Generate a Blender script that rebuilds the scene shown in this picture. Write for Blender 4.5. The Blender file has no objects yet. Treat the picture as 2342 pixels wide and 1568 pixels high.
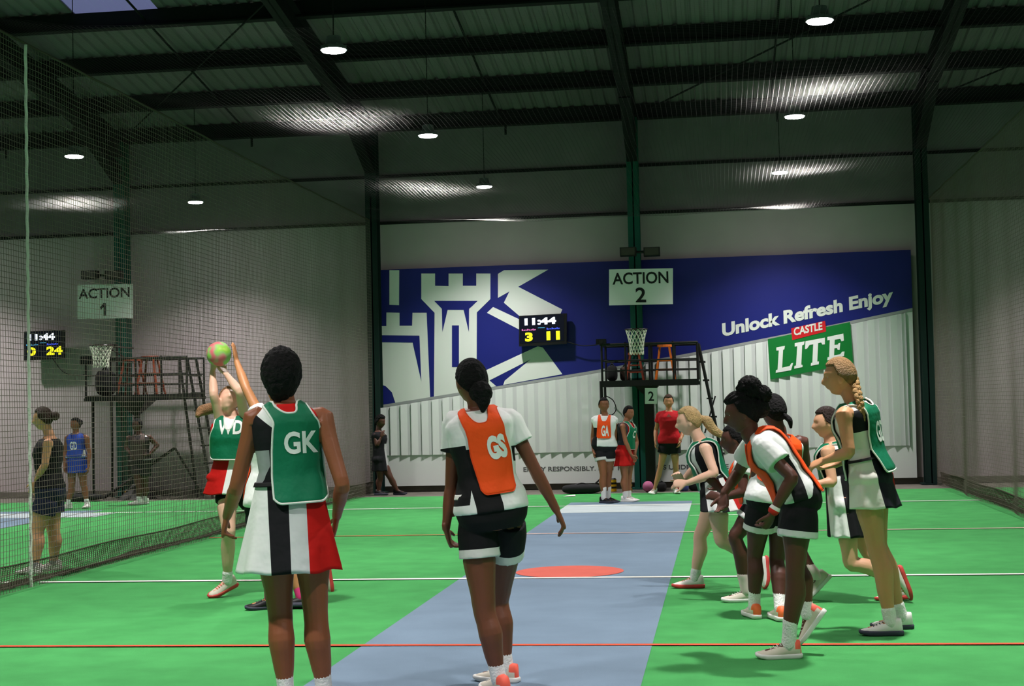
import bpy, bmesh, math, random
import numpy as np
from mathutils import Vector, Matrix
from mathutils.bvhtree import BVHTree

random.seed(7)
C = bpy.context.scene.collection
V = Vector
PI = math.pi

# ------------------------------------------------------------------ camera
FPX, IW, IH = 3500.0, 2342.0, 1568.0
CAM = V((1.25, 0.0, 1.40))
_yc = V((476.0, -131.0, -FPX)).normalized()                 # the court's long axis seen by the camera
_p2 = V((0.0, -142.2, -FPX)).normalized()
_zc = _p2.cross(_yc).normalized()
if _zc.y < 0: _zc = -_zc
_xc = _yc.cross(_zc).normalized()
RC = Matrix((_xc, _yc, _zc))                                # camera -> world
cam_data = bpy.data.cameras.new('camera')
cam_data.sensor_width = 36.0
cam_data.sensor_fit = 'HORIZONTAL'
cam_data.lens = FPX / IW * 36.0
cam_data.clip_end = 200
cam = bpy.data.objects.new('camera', cam_data)
C.objects.link(cam)
cam.matrix_world = Matrix.Translation(CAM) @ RC.to_4x4()
bpy.context.scene.camera = cam

def ray(px, py):
    return RC @ V((px - IW / 2, IH / 2 - py, -FPX))
def P(px, py, Y):
    """the point at depth Y (metres up the court) seen at photograph pixel px, py"""
    d = ray(px, py)
    return CAM + d * ((Y - CAM.y) / d.y)
def PZ(px, py, z):
    d = ray(px, py)
    return CAM + d * ((z - CAM.z) / d.z)
def PX(px, py, x):
    d = ray(px, py)
    return CAM + d * ((x - CAM.x) / d.x)

# ------------------------------------------------------------------ world, exposure
sc = bpy.context.scene
sc.view_settings.view_transform = 'Standard'
sc.view_settings.look = 'None'
sc.view_settings.gamma = 1.0
sc.view_settings.exposure = 0.0
sc.view_settings.use_curve_mapping = False
wd = bpy.data.worlds.new('dusk_sky'); sc.world = wd; wd.use_nodes = True
wd.node_tree.nodes['Background'].inputs[0].default_value = (0.32, 0.36, 0.62, 1)
wd.node_tree.nodes['Background'].inputs[1].default_value = 0.5
sc.cycles.max_bounces = 6
sc.cycles.diffuse_bounces = 2
sc.cycles.glossy_bounces = 2
sc.cycles.transparent_max_bounces = 8
sc.cycles.sample_clamp_indirect = 4.0
sc.cycles.use_denoising = True
sc.cycles.use_adaptive_sampling = True
sc.cycles.adaptive_threshold = 0.02

LAMP_ENERGY = 1270.0
LAMP_ROWS = [(-11.6, 4.72), (-6.98, 4.765), (-2.30, 4.815), (2.25, 4.835), (7.2, 4.75), (12.0, 4.75)]
LAMP_DEPTHS = [23.5, 18.85, 14.1, 9.4, 4.7, 0.1]

# ------------------------------------------------------------------ materials
def lin(c):
    out = []
    for v in c[:3]:
        v = v / 255.0
        out.append(v / 12.92 if v <= 0.04045 else ((v + 0.055) / 1.055) ** 2.4)
    return tuple(out) + (1.0,)

_mats = {}
def mat(name, rgb, rough=0.6, metal=0.0, bump=0.0, bscale=60.0, vary=0.0, vscale=3.0, emit=0.0, spec=0.3, sheen=0.0):
    key = name
    if key in _mats: return _mats[key]
    m = bpy.data.materials.new(name); m.use_nodes = True
    nt = m.node_tree; b = nt.nodes['Principled BSDF']
    col = lin(rgb)
    b.inputs['Base Color'].default_value = col
    b.inputs['Roughness'].default_value = rough
    b.inputs['Metallic'].default_value = metal
    b.inputs['Specular IOR Level'].default_value = spec
    if emit:
        b.inputs['Emission Color'].default_value = col
        b.inputs['Emission Strength'].default_value = emit
    if bump or vary:
        tc = nt.nodes.new('ShaderNodeTexCoord')
    if vary:
        n = nt.nodes.new('ShaderNodeTexNoise'); n.inputs['Scale'].default_value = vscale
        n.inputs['Detail'].default_value = 4
        nt.links.new(tc.outputs['Object'], n.inputs['Vector'])
        r = nt.nodes.new('ShaderNodeMapRange')
        r.inputs['From Min'].default_value = 0.25; r.inputs['From Max'].default_value = 0.75
        r.inputs['To Min'].default_value = 1 - vary; r.inputs['To Max'].default_value = 1 + vary
        nt.links.new(n.outputs['Fac'], r.inputs['Value'])
        mx = nt.nodes.new('ShaderNodeMix'); mx.data_type = 'RGBA'; mx.blend_type = 'MULTIPLY'
        mx.inputs['Factor'].default_value = 1.0
        mx.inputs['A'].default_value = col
        nt.links.new(r.outputs['Result'], mx.inputs['B'])
        nt.links.new(mx.outputs['Result'], b.inputs['Base Color'])
    if bump:
        n2 = nt.nodes.new('ShaderNodeTexNoise'); n2.inputs['Scale'].default_value = bscale
        n2.inputs['Detail'].default_value = 3
        nt.links.new(tc.outputs['Object'], n2.inputs['Vector'])
        bp = nt.nodes.new('ShaderNodeBump'); bp.inputs['Strength'].default_value = bump
        bp.inputs['Distance'].default_value = 0.02
        nt.links.new(n2.outputs['Fac'], bp.inputs['Height'])
        nt.links.new(bp.outputs['Normal'], b.inputs['Normal'])
    _mats[key] = m
    return m

def zone_mat(name, base, layers, rough=0.75, bump=0.25, bscale=14.0):
    """cloth sewn from panels: base colour, then (colour, [(a,b,c,d), ...]) where a*x+b*y+c*v+d > 0 in garment coordinates"""
    m = bpy.data.materials.new(name); m.use_nodes = True
    nt = m.node_tree; b = nt.nodes['Principled BSDF']
    b.inputs['Roughness'].default_value = rough
    b.inputs['Specular IOR Level'].default_value = 0.2
    at = nt.nodes.new('ShaderNodeAttribute'); at.attribute_name = 'tc'
    cur = None
    for colr, conds in layers:
        f = None
        for (a_, b_, c_, d_) in conds:
            dp = nt.nodes.new('ShaderNodeVectorMath'); dp.operation = 'DOT_PRODUCT'
            dp.inputs[1].default_value = (a_, b_, c_)
            nt.links.new(at.outputs['Vector'], dp.inputs[0])
            g = nt.nodes.new('ShaderNodeMath'); g.operation = 'GREATER_THAN'; g.inputs[1].default_value = -d_
            nt.links.new(dp.outputs['Value'], g.inputs[0])
            if f is None: f = g
            else:
                mu = nt.nodes.new('ShaderNodeMath'); mu.operation = 'MULTIPLY'
                nt.links.new(f.outputs[0], mu.inputs[0]); nt.links.new(g.outputs[0], mu.inputs[1]); f = mu
        mx = nt.nodes.new('ShaderNodeMix'); mx.data_type = 'RGBA'
        nt.links.new(f.outputs[0], mx.inputs['Factor'])
        if cur is None: mx.inputs['A'].default_value = lin(base)
        else: nt.links.new(cur.outputs['Result'], mx.inputs['A'])
        mx.inputs['B'].default_value = lin(colr)
        cur = mx
    if cur is None: b.inputs['Base Color'].default_value = lin(base)
    else: nt.links.new(cur.outputs['Result'], b.inputs['Base Color'])
    tc = nt.nodes.new('ShaderNodeTexCoord')
    n2 = nt.nodes.new('ShaderNodeTexNoise'); n2.inputs['Scale'].default_value = bscale
    n2.inputs['Detail'].default_value = 2
    nt.links.new(tc.outputs['Object'], n2.inputs['Vector'])
    bp = nt.nodes.new('ShaderNodeBump'); bp.inputs['Strength'].default_value = bump
    bp.inputs['Distance'].default_value = 0.03
    nt.links.new(n2.outputs['Fac'], bp.inputs['Height'])
    nt.links.new(bp.outputs['Normal'], b.inputs['Normal'])
    return m

# ------------------------------------------------------------------ object helpers
def tag(o, label=None, cat=None, group=None, kind=None):
    if label: o['label'] = label
    if cat: o['category'] = cat
    if group: o['group'] = group
    if kind: o['kind'] = kind
    return o
def empty(name, loc=(0, 0, 0), label=None, cat=None, group=None):
    o = bpy.data.objects.new(name, None); C.objects.link(o); o.location = loc
    o.empty_display_size = 0.1
    return tag(o, label, cat, group)
def obj(name, verts, faces, mats, parent=None, smooth=False, origin=None, fm=None):
    me = bpy.data.meshes.new(name)
    org = V(origin) if origin is not None else (parent.matrix_world_loc if False else V((0, 0, 0)))
    if parent is not None and origin is None:
        org = world_loc(parent)
    me.from_pydata([tuple(V(v) - org) for v in verts], [], faces)
    if not isinstance(mats, (list, tuple)): mats = [mats]
    for m in mats: me.materials.append(m)
    if fm is not None: me.polygons.foreach_set('material_index', fm)
    if smooth: me.polygons.foreach_set('use_smooth', [True] * len(me.polygons))
    me.update()
    return link(name, me, parent, org)
def world_loc(o):
    l = V(o.location)
    while o.parent is not None:
        o = o.parent; l = l + V(o.location)
    return l
def link(name, me, parent, org):
    o = bpy.data.objects.new(name, me); C.objects.link(o)
    if parent is not None:
        o.parent = parent
        o.location = V(org) - world_loc(parent)
    else:
        o.location = org
    return o

class MB:
    """collects solid shapes of one part"""
    def __init__(s): s.v = []; s.f = []; s.m = []
    def add(s, v, f, mi=0):
        n = len(s.v); s.v += [V(a) for a in v]; s.f += [tuple(i + n for i in a) for a in f]; s.m += [mi] * len(f)
        return s
    def box(s, x0, x1, y0, y1, z0, z1, mi=0):
        v = [(x0,y0,z0),(x1,y0,z0),(x1,y1,z0),(x0,y1,z0),(x0,y0,z1),(x1,y0,z1),(x1,y1,z1),(x0,y1,z1)]
        return s.add(v, [(3,2,1,0),(4,5,6,7),(0,1,5,4),(1,2,6,5),(2,3,7,6),(3,0,4,7)], mi)
    def bar(s, a, b, r, n=4, mi=0, r2=None):
        a, b = V(a), V(b)
        v, f = tube([a, b], [r, r2 or r], n=n, sub=1, caps=False)
        return s.add(v, f, mi)
    def cyl(s, a, b, r, n=16, mi=0, r2=None): return s.bar(a, b, r, n, mi, r2)
    def prism(s, poly, y0, y1, mi=0):
        """poly: world points in a plane facing the court, pushed from y0 to y1"""
        n = len(poly)
        v = [(p[0], y0, p[2]) for p in poly] + [(p[0], y1, p[2]) for p in poly]
        f = [tuple(range(n)), tuple(range(2 * n - 1, n - 1, -1))] + [(i, i + n, (i + 1) % n + n, (i + 1) % n) for i in range(n)]
        return s.add(v, f, mi)
    def build(s, name, mats, parent=None, smooth=False, origin=None):
        return obj(name, s.v, s.f, mats, parent, smooth, origin, s.m)

def catmull(pts, vals, sub):
    pts = [V(p) for p in pts]
    if sub <= 1: return pts, [np.array(v, float) for v in vals]
    P_, R_ = [], []
    n = len(pts)
    for i in range(n - 1):
        p0 = pts[max(i - 1, 0)]; p1 = pts[i]; p2 = pts[i + 1]; p3 = pts[min(i + 2, n - 1)]
        for k in range(sub):
            t = k / sub
            P_.append(0.5 * ((2 * p1) + (p2 - p0) * t + (2 * p0 - 5 * p1 + 4 * p2 - p3) * t * t + (3 * p1 - p0 - 3 * p2 + p3) * t ** 3))
            a, b = np.array(vals[i], float), np.array(vals[i + 1], float)
            w = t * t * (3 - 2 * t) * 0.5 + t * 0.5
            R_.append(a * (1 - w) + b * w)
    P_.append(pts[-1]); R_.append(np.array(vals[-1], float))
    return P_, R_

def tube(pts, rads, n=12, sub=5, ref=None, caps=True):
    """swept solid with round ends; radius a number or (along ref, across)"""
    vals = [(r, r) if not isinstance(r, (tuple, list, np.ndarray)) else r for r in rads]
    cp, cr = catmull(pts, vals, sub)
    tang = []
    for i in range(len(cp)):
        a = cp[max(i - 1, 0)]; b = cp[min(i + 1, len(cp) - 1)]
        t = b - a
        tang.append(t.normalized() if t.length > 1e-9 else V((0, 0, 1)))
    if ref is None:
        t = tang[0]; ref = V((1, 0, 0)) if abs(t.x) < 0.8 else V((0, 1, 0))
    a1 = (V(ref) - tang[0] * V(ref).dot(tang[0])).normalized()
    rings = []
    for i in range(len(cp)):
        t = tang[i]
        a1 = a1 - t * a1.dot(t)
        a1 = a1.normalized()
        rings.append((cp[i], a1.copy(), t.cross(a1), cr[i]))
    if caps:
        def cap(c, a, b, r, t, sgn):
            m = max(r)
            return [(c + t * (sgn * m * 0.45), a, b, r * 0.87), (c + t * (sgn * m * 0.72), a, b, r * 0.55)]
        s0 = cap(*rings[0][:3], rings[0][3], tang[0], -1); s1 = cap(*rings[-1][:3], rings[-1][3], tang[-1], 1)
        rings = [s0[1], s0[0]] + rings + s1
    v = []; f = []
    for c, a, b, r in rings:
        for k in range(n):
            th = 2 * PI * k / n + (PI / n if n == 4 else 0)
            v.append(c + a * (float(r[0]) * math.cos(th)) + b * (float(r[1]) * math.sin(th)))
    for i in range(len(rings) - 1):
        for k in range(n):
            f.append((i * n + k, i * n + (k + 1) % n, (i + 1) * n + (k + 1) % n, (i + 1) * n + k))
    f.append(tuple(range(n - 1, -1, -1))); m = (len(rings) - 1) * n
    f.append(tuple(m + k for k in range(n)))
    return v, f

def sphere(c, rx, ry, rz, M=None, nu=20, nv=12, fn=None):
    """ball; M: 3x3 rows->columns frame (x,y,z axes); fn(unit dirs)->local points"""
    v = []; f = []
    th = [PI * (j + 0.5) / nv for j in range(nv)]
    D = []
    D.append((0, 0, 1))
    for t in th:
        for k in range(nu):
            ph = 2 * PI * k / nu
            D.append((math.sin(t) * math.cos(ph), math.sin(t) * math.sin(ph), math.cos(t)))
    D.append((0, 0, -1))
    D = np.array(D)
    L = fn(D) if fn else D * np.array([rx, ry, rz])
    if M is not None: L = L @ np.array(M)
    v = [V(c) + V(p) for p in L]
    for k in range(nu): f.append((0, 1 + k, 1 + (k + 1) % nu))
    for j in range(nv - 1):
        for k in range(nu):
            a = 1 + j * nu
            f.append((a + k, a + nu + k, a + nu + (k + 1) % nu, a + (k + 1) % nu))
    e = len(D) - 1; a = 1 + (nv - 1) * nu
    for k in range(nu): f.append((e, a + (k + 1) % nu, a + k))
    return v, f

def fuse(parts, voxel, smooth=3, name='m'):
    """grow one continuous skin over overlapping solids"""
    v = []; f = []
    for pv, pf in parts:
        n = len(v); v += [tuple(a) for a in pv]; f += [tuple(i + n for i in a) for a in pf]
    me = bpy.data.meshes.new(name); me.from_pydata(v, [], f)
    o = bpy.data.objects.new(name, me); C.objects.link(o)
    r = o.modifiers.new('r', 'REMESH'); r.mode = 'VOXEL'; r.voxel_size = voxel; r.use_smooth_shade = True
    if smooth:
        s = o.modifiers.new('s', 'SMOOTH'); s.factor = 0.5; s.iterations = smooth
    dg = bpy.context.evaluated_depsgraph_get()
    out = bpy.data.meshes.new_from_object(o.evaluated_get(dg))
    bpy.data.objects.remove(o); bpy.data.meshes.remove(me)
    out.name = name
    return out

def mesh_obj(name, me, mats, parent, attr=None, idx=None):
    org = world_loc(parent) if parent is not None else V((0, 0, 0))
    co = np.empty(len(me.vertices) * 3, 'f'); me.vertices.foreach_get('co', co)
    co = co.reshape(-1, 3)
    if attr is not None:
        A = attr(co.astype('d')).astype('f')
        at = me.attributes.new('tc', 'FLOAT_VECTOR', 'POINT'); at.data.foreach_set('vector', A.ravel())
    if idx is not None:
        c2 = np.empty(len(me.polygons) * 3, 'f'); me.polygons.foreach_get('center', c2)
        me.polygons.foreach_set('material_index', idx(c2.reshape(-1, 3).astype('d')).astype('i'))
    co -= np.array(org, 'f'); me.vertices.foreach_set('co', co.ravel())
    me.materials.clear()
    for m in (mats if isinstance(mats, (list, tuple)) else [mats]): me.materials.append(m)
    me.polygons.foreach_set('use_smooth', [True] * len(me.polygons))
    me.update()
    return link(name, me, parent, org)

def text_mesh(s, bold=0.0, sub=0):
    """letters as a flat mesh, cap height 1, left edge at 0: verts (n,2) and faces"""
    cu = bpy.data.curves.new('t', 'FONT'); cu.body = s; cu.offset = bold; cu.resolution_u = 4
    o = bpy.data.objects.new('t', cu); C.objects.link(o)
    dg = bpy.context.evaluated_depsgraph_get()
    me = bpy.data.meshes.new_from_object(o.evaluated_get(dg))
    bpy.data.objects.remove(o); bpy.data.curves.remove(cu)
    bm = bmesh.new(); bm.from_mesh(me); bpy.data.meshes.remove(me)
    bmesh.ops.triangulate(bm, faces=bm.faces[:])
    for _ in range(sub):
        bmesh.ops.subdivide_edges(bm, edges=[e for e in bm.edges if e.calc_length() > 0.12], cuts=1)
        bmesh.ops.triangulate(bm, faces=bm.faces[:])
    bm.verts.index_update()
    vs = np.array([tuple(v.co) for v in bm.verts]); fs = [tuple(v.index for v in f.verts) for f in bm.faces]
    bm.free()
    x0 = vs[:, 0].min(); w = vs[:, 0].max() - x0
    return np.stack([(vs[:, 0] - x0), vs[:, 1] / 0.729], 1), fs, w

def wall_text(name, s, p0, p1, cap, m, parent, y, bold=0.0, shear=0.0, thick=0.002):
    """lettering on a plane facing the court: baseline from p0 to p1 (world points), cap height cap"""
    vs, fs, w = text_mesh(s, bold)
    p0, p1 = V(p0), V(p1); d = p1 - p0; d.y = 0
    up = V((0, 0, 1))
    vv = [p0 + d * (a[0] / w + shear * a[1] * cap / d.length) + up * (a[1] * cap) for a in vs]
    vv = [V((q.x, y, q.z)) for q in vv]
    o = obj(name, vv, fs, m, parent)
    return o
# ================================================================== THE HALL
WALL_Y = 25.2
COLS = [-8.80, -4.42, -0.06, 4.52, 8.9]
NETL, NETR = -4.43, 4.62
RZ0, RSL = 6.30, 0.165
def roof_z(y): return RZ0 + RSL * (WALL_Y - y)
def roof_hit(px, py):
    d = ray(px, py)
    # CAM.z + t dz = RZ0 + RSL*(WALL_Y - CAM.y - t dy)
    t = (RZ0 + RSL * (WALL_Y - CAM.y) - CAM.z) / (d.z + RSL * d.y)
    return CAM + d * t

M_turf = mat('green_turf', (70, 152, 84), 0.92, bump=0.35, bscale=220, vary=0.13, vscale=3.5, spec=0.12)
M_blue = mat('blue_pitch_carpet', (114, 134, 152), 0.9, bump=0.3, bscale=200, vary=0.10, vscale=2.0, spec=0.12)
M_pale = mat('worn_crease_patch', (178, 190, 192), 0.9, vary=0.08, spec=0.1)
M_line = mat('white_line_paint', (232, 236, 226), 0.85, spec=0.1)
M_redline = mat('red_line_paint', (196, 84, 60), 0.85, spec=0.1)
M_pinkline = mat('faded_line_paint', (206, 178, 168), 0.85, spec=0.1)
M_circle = mat('red_centre_circle', (200, 100, 88), 0.88, vary=0.06, vscale=6, spec=0.1)
M_conc = mat('grey_concrete', (105, 100, 92), 0.9, vary=0.2, vscale=4)
M_wall = mat('white_painted_wall', (172, 159, 162), 0.8, vary=0.05, vscale=1.5, bump=0.1, bscale=12)
M_wallup = mat('grey_upper_cladding', (128, 114, 120), 0.85, vary=0.08)
M_roof = mat('grey_roof_sheet', (120, 110, 114), 0.55, vary=0.12, vscale=0.8)
M_steel = mat('dark_green_steel', (12, 13, 14), 0.75)
M_teal = mat('teal_green_steel', (14, 82, 70), 0.55)
M_teald = mat('dark_teal_steel', (8, 36, 32), 0.6)
M_black = mat('black_painted_steel', (18, 17, 17), 0.5)
M_net = mat('grey_net_cord', (104, 98, 88), 0.9, spec=0.1)
M_netc = mat('pale_ceiling_net_cord', (44, 44, 42), 0.9, spec=0.05)
_b = M_netc.node_tree.nodes['Principled BSDF']
_t = M_netc.node_tree.nodes.new('ShaderNodeBsdfTranslucent'); _t.inputs[0].default_value = lin((118, 118, 115))
_m = M_netc.node_tree.nodes.new('ShaderNodeMixShader'); _m.inputs[0].default_value = .97
M_netc.node_tree.links.new(_b.outputs[0], _m.inputs[1]); M_netc.node_tree.links.new(_t.outputs[0], _m.inputs[2])
M_netc.node_tree.links.new(_m.outputs[0], M_netc.node_tree.nodes['Material Output'].inputs['Surface'])
M_netd = mat('dark_net_cord', (76, 72, 60), 0.9, spec=0.1)
M_rope = mat('white_rope', (225, 228, 220), 0.9, bump=0.6, bscale=60)
M_white = mat('white_vinyl', (226, 230, 228), 0.6, spec=0.25)
M_black_p = mat('black_plastic', (15, 15, 17), 0.4)

def struct(o): o['kind'] = 'structure'; return o
def flat(name, x0, x1, y0, y1, z, m):
    return struct(obj(name, [(x0, y0, z), (x1, y0, z), (x1, y1, z), (x0, y1, z)], [(0, 1, 2, 3)], m))

TURF_END = PZ(1400, 1128, 0).y
mb = MB(); mb.box(-16, 16, -4, WALL_Y + .2, -0.3, -0.006); struct(mb.build('floor', M_conc))
mb = MB(); mb.box(-15.9, 15.9, -3.9, TURF_END, -0.006, 0.0); struct(mb.build('floor_turf', M_turf))
xl = PZ(1000, 1359, 0).x; xr = PZ(1533, 1326, 0).x
FAR = PZ(1203, 1159, 0).y
flat('floor_pitch_strip', xl, xr, -3.8, PZ(1450, 1147, 0).y, 0.003, M_blue)
flat('floor_crease_patch', xl, xr, PZ(1450, 1171, 0).y, PZ(1450, 1153, 0).y, 0.005, M_pale)
flat('floor_pitch_strip_neighbour', -9.9, -7.75, -3.8, FAR + .6, 0.003, M_blue)
flat('floor_crease_patch_neighbour', -9.9, -7.3, FAR - .8, FAR, 0.005, M_pale)
flat('floor_pitch_strip_far', 8.1, 9.9, -3.8, FAR + .6, 0.003, M_blue)
def line_at(px, py, w, m, x0=NETL - .05, x1=NETR, z=0.007, nm='floor_line'):
    y = PZ(px, py, 0).y
    flat(nm, x0, x1, y - w / 2, y + w / 2, z, m)
line_at(1290, 1322, 0.075, M_line)
line_at(1203, 1159, 0.07, M_line)
line_at(1400, 1219, 0.06, M_pinkline, x0=xl)
line_at(1400, 1219, 0.05, M_redline, x0=NETL, x1=xl)
line_at(1290, 1476, 0.055, M_redline)
line_at(1572, 1179, 0.04, M_line, x0=xr + .02, x1=xr + 1.2)
for y_ in (PZ(1290, 1322, 0).y, FAR):
    flat('floor_line', -13.2, NETL - .12, y_ - .035, y_ + .035, 0.007, M_line)
    flat('floor_line', NETR + .12, 13.2, y_ - .035, y_ + .035, 0.007, M_line)
c0 = PZ(1303, 1307.5, 0)
n_ = 64
struct(obj('floor_centre_circle', [(c0.x + .45 * math.cos(2 * PI * i / n_), c0.y + .45 * math.sin(2 * PI * i / n_), .006) for i in range(n_)], [tuple(range(n_))], M_circle))

# walls
mb = MB(); mb.box(-16, 16, WALL_Y, WALL_Y + .15, -.3, 4.50); struct(mb.build('wall_back', M_wall))
mb = MB(); mb.box(-16, 16, WALL_Y + .02, WALL_Y + .17, 4.50, 6.45); struct(mb.build('wall_back_upper', M_wallup))
mb = MB()
mb.box(-16, 16, WALL_Y - .03, WALL_Y + .02, 4.49, 4.54); struct(mb.build('trim_1', M_steel))
mb = MB(); mb.box(-16, 16, WALL_Y - .01, WALL_Y + .02, 5.28, 5.33); struct(mb.build('trim_2', M_steel))
mb = MB(); mb.box(-16, 16, WALL_Y - .05, WALL_Y, 0, .10); struct(mb.build('baseboard_back', M_conc))
mb = MB(); mb.box(-16.15, -16, -4, WALL_Y + .2, -.3, 11.4); struct(mb.build('wall_left', M_wall))
mb = MB(); mb.box(16, 16.15, -4, WALL_Y + .2, -.3, 11.4); struct(mb.build('wall_right', M_wall))
mb = MB(); mb.box(-16, 16, -4.15, -4, -.3, 11.4); struct(mb.build('wall_front', M_wall))

# corrugated roof with one clear sheet
s0, s1 = roof_hit(178, 40), roof_hit(368, 28)
SKX0, SKX1 = s0.x, s1.x
SKY1 = roof_hit(270, 34).y; SKY0 = SKY1 - 1.5
def roof_piece(x0, x1, y0, y1, name, m, dz=0.0):
    v = []; f = []; x = x0; k = 0
    prof = [(0, 0), (.11, 0), (.135, .03), (.175, .03)]
    xs = []
    while x < x1 - 1e-6:
        for dx, h in prof:
            if x + dx < x1: xs.append((x + dx, h))
        x += .2
    xs.append((x1, 0))
    for (xx, h) in xs:
        for yy in (y0, y1): v.append((xx, yy, roof_z(yy) + h + dz))
    for i in range(len(xs) - 1): f.append((2 * i, 2 * i + 1, 2 * i + 3, 2 * i + 2))
    return struct(obj(name, v, f, m))
roof_piece(-16, 16, SKY1, WALL_Y + .2, 'ceiling_roof_eaves', M_roof)
roof_piece(-16, 16, -4.1, SKY0, 'ceiling_roof', M_roof)
roof_piece(-16, SKX0, SKY0, SKY1, 'ceiling_roof_left', M_roof)
roof_piece(SKX1, 16, SKY0, SKY1, 'ceiling_roof_right', M_roof)
M_sky = bpy.data.materials.new('clear_roof_sheet'); M_sky.use_nodes = True
nt = M_sky.node_tree; b = nt.nodes['Principled BSDF']
b.inputs['Base Color'].default_value = lin((190, 190, 215)); b.inputs['Transmission Weight'].default_value = 0.9
b.inputs['Roughness'].default_value = 0.3; b.inputs['IOR'].default_value = 1.05
sk = roof_piece(SKX0, SKX1, SKY0, SKY1, 'window_1', M_sky, 0.002)

# purlins and rafters
pur = [roof_hit(1460, 158).y, roof_hit(1460, 63).y]
pitch = pur[0] - pur[1]
ys = [WALL_Y - .08, pur[0], pur[1]] + [pur[1] - pitch * k for k in range(1, 16)]
for y in ys:
    if y < -3.5: continue
    z = roof_z(y)
    mb = MB(); mb.box(-15.9, 15.9, y - .045, y + .045, z - .24, z - .012)
    mb.box(-15.9, 15.9, y - .10, y + .06, z - .26, z - .235)
    o = struct(mb.build('beam_purlin', M_steel))
def ibeam(mb, a, b, w, d, up=V((0, 0, 1)), mi=0):
    a, b = V(a), V(b); t = (b - a).normalized(); s = t.cross(up).normalized(); u = s.cross(t)
    for (ww, dd, off) in ((w, .02, d / 2 - .01), (w, .02, -d / 2 + .01), (.02, d, 0)):
        vs = []
        for p in (a, b):
            for (i, j) in ((-1, -1), (1, -1), (1, 1), (-1, 1)):
                vs.append(p + s * (i * ww / 2) + u * (j * dd / 2 + off))
        mb.add(vs, [(3,2,1,0),(4,5,6,7),(0,1,5,4),(1,2,6,5),(2,3,7,6),(3,0,4,7)], mi)
for x in [-13.2] + COLS + [13.2]:
    mb = MB()
    ibeam(mb, (x, 24.95, roof_z(24.95) - .40), (x, -3.8, roof_z(-3.8) - .40), .19, .36)
    ibeam(mb, (x, 24.9, roof_z(24.9) - .95), (x, 23.2, roof_z(23.2) - .50), .17, .22)
    struct(mb.build('beam_rafter', M_steel))
    mb = MB()
    ibeam(mb, (x, 24.95, 0), (x, 24.95, roof_z(24.95) - .3), .19, .26, up=V((0, 1, 0)))
    mb.box(x - .16, x + .16, 24.78, 25.12, 0, .02)
    struct(mb.build('column', M_teal if x in (-8.80, -.06) else M_teald))
# sag rods between purlins in the middle of each bay, and crossed wind braces
for x in (-11.0, -6.6, -2.25, 2.2, 6.7):
    mb = MB(); mb.bar((x, 25.0, roof_z(25.0) - .16), (x, 14, roof_z(14) - .16), .018, 5)
    mb.bar((x + .1, 25.0, roof_z(25.0) - .45), (x + .1, 25.0, roof_z(25.0) - .05), .02, 5)
    struct(mb.build('beam_sag_rod', M_steel))
for (xa, xb) in ((-8.8, -4.42), (-.06, 4.52), (4.52, 8.9)):
    mb = MB(); mb.bar((xa, 24.9, roof_z(24.9) - .3), (xb, 19.5, roof_z(19.5) - .3), .014, 5)
    struct(mb.build('beam_wind_brace', M_steel))

# ------------------------------------------------------------------ nets
def cordmesh(mb, pts, r):
    """one cord: a three-sided thread along pts"""
    n = len(mb.v); k = len(pts)
    for i, p in enumerate(pts):
        t = (pts[min(i + 1, k - 1)] - pts[max(i - 1, 0)]).normalized()
        a = t.cross(V((.31, .52, .79))).normalized(); b = t.cross(a)
        for j in range(3):
            th = 2 * PI * j / 3
            mb.v.append(p + a * (r * math.cos(th)) + b * (r * math.sin(th)))
    for i in range(k - 1):
        for j in range(3):
            mb.f.append((n + 3 * i + j, n + 3 * i + (j + 1) % 3, n + 3 * i + 3 + (j + 1) % 3, n + 3 * i + 3 + j)); mb.m.append(0)
def tape(mb, pts, r):
    """one flat-knotted thread lying in the horizontal net"""
    n = len(mb.v); k = len(pts)
    for i, p in enumerate(pts):
        t = (pts[min(i + 1, k - 1)] - pts[max(i - 1, 0)]); a = V((-t.y, t.x, 0)).normalized() * r
        mb.v += [p + a, p - a]
    for i in range(k - 1): mb.f.append((n + 2 * i, n + 2 * i + 1, n + 2 * i + 3, n + 2 * i + 2)); mb.m.append(0)
def net(S, us, vs, r, su, sv, cordmesh=cordmesh):
    """cords along both directions of the surface S(u, v)"""
    mb = MB()
    for u in us: cordmesh(mb, [S(u, vs[0] + (vs[-1] - vs[0]) * k / sv) for k in range(sv + 1)], r)
    for v in vs: cordmesh(mb, [S(us[0] + (us[-1] - us[0]) * k / su, v) for k in range(su + 1)], r)
    return mb
def frange(a, b, st):
    n = max(1, int(round((b - a) / st))); return [a + (b - a) * i / n for i in range(n + 1)]
def top_z(y):            # the ropes that carry the nets dip between the columns and the front
    return 4.52 - .02 * math.sin(PI * max(0, min(1, (24.9 - y) / 12.3))) ** 2
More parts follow.
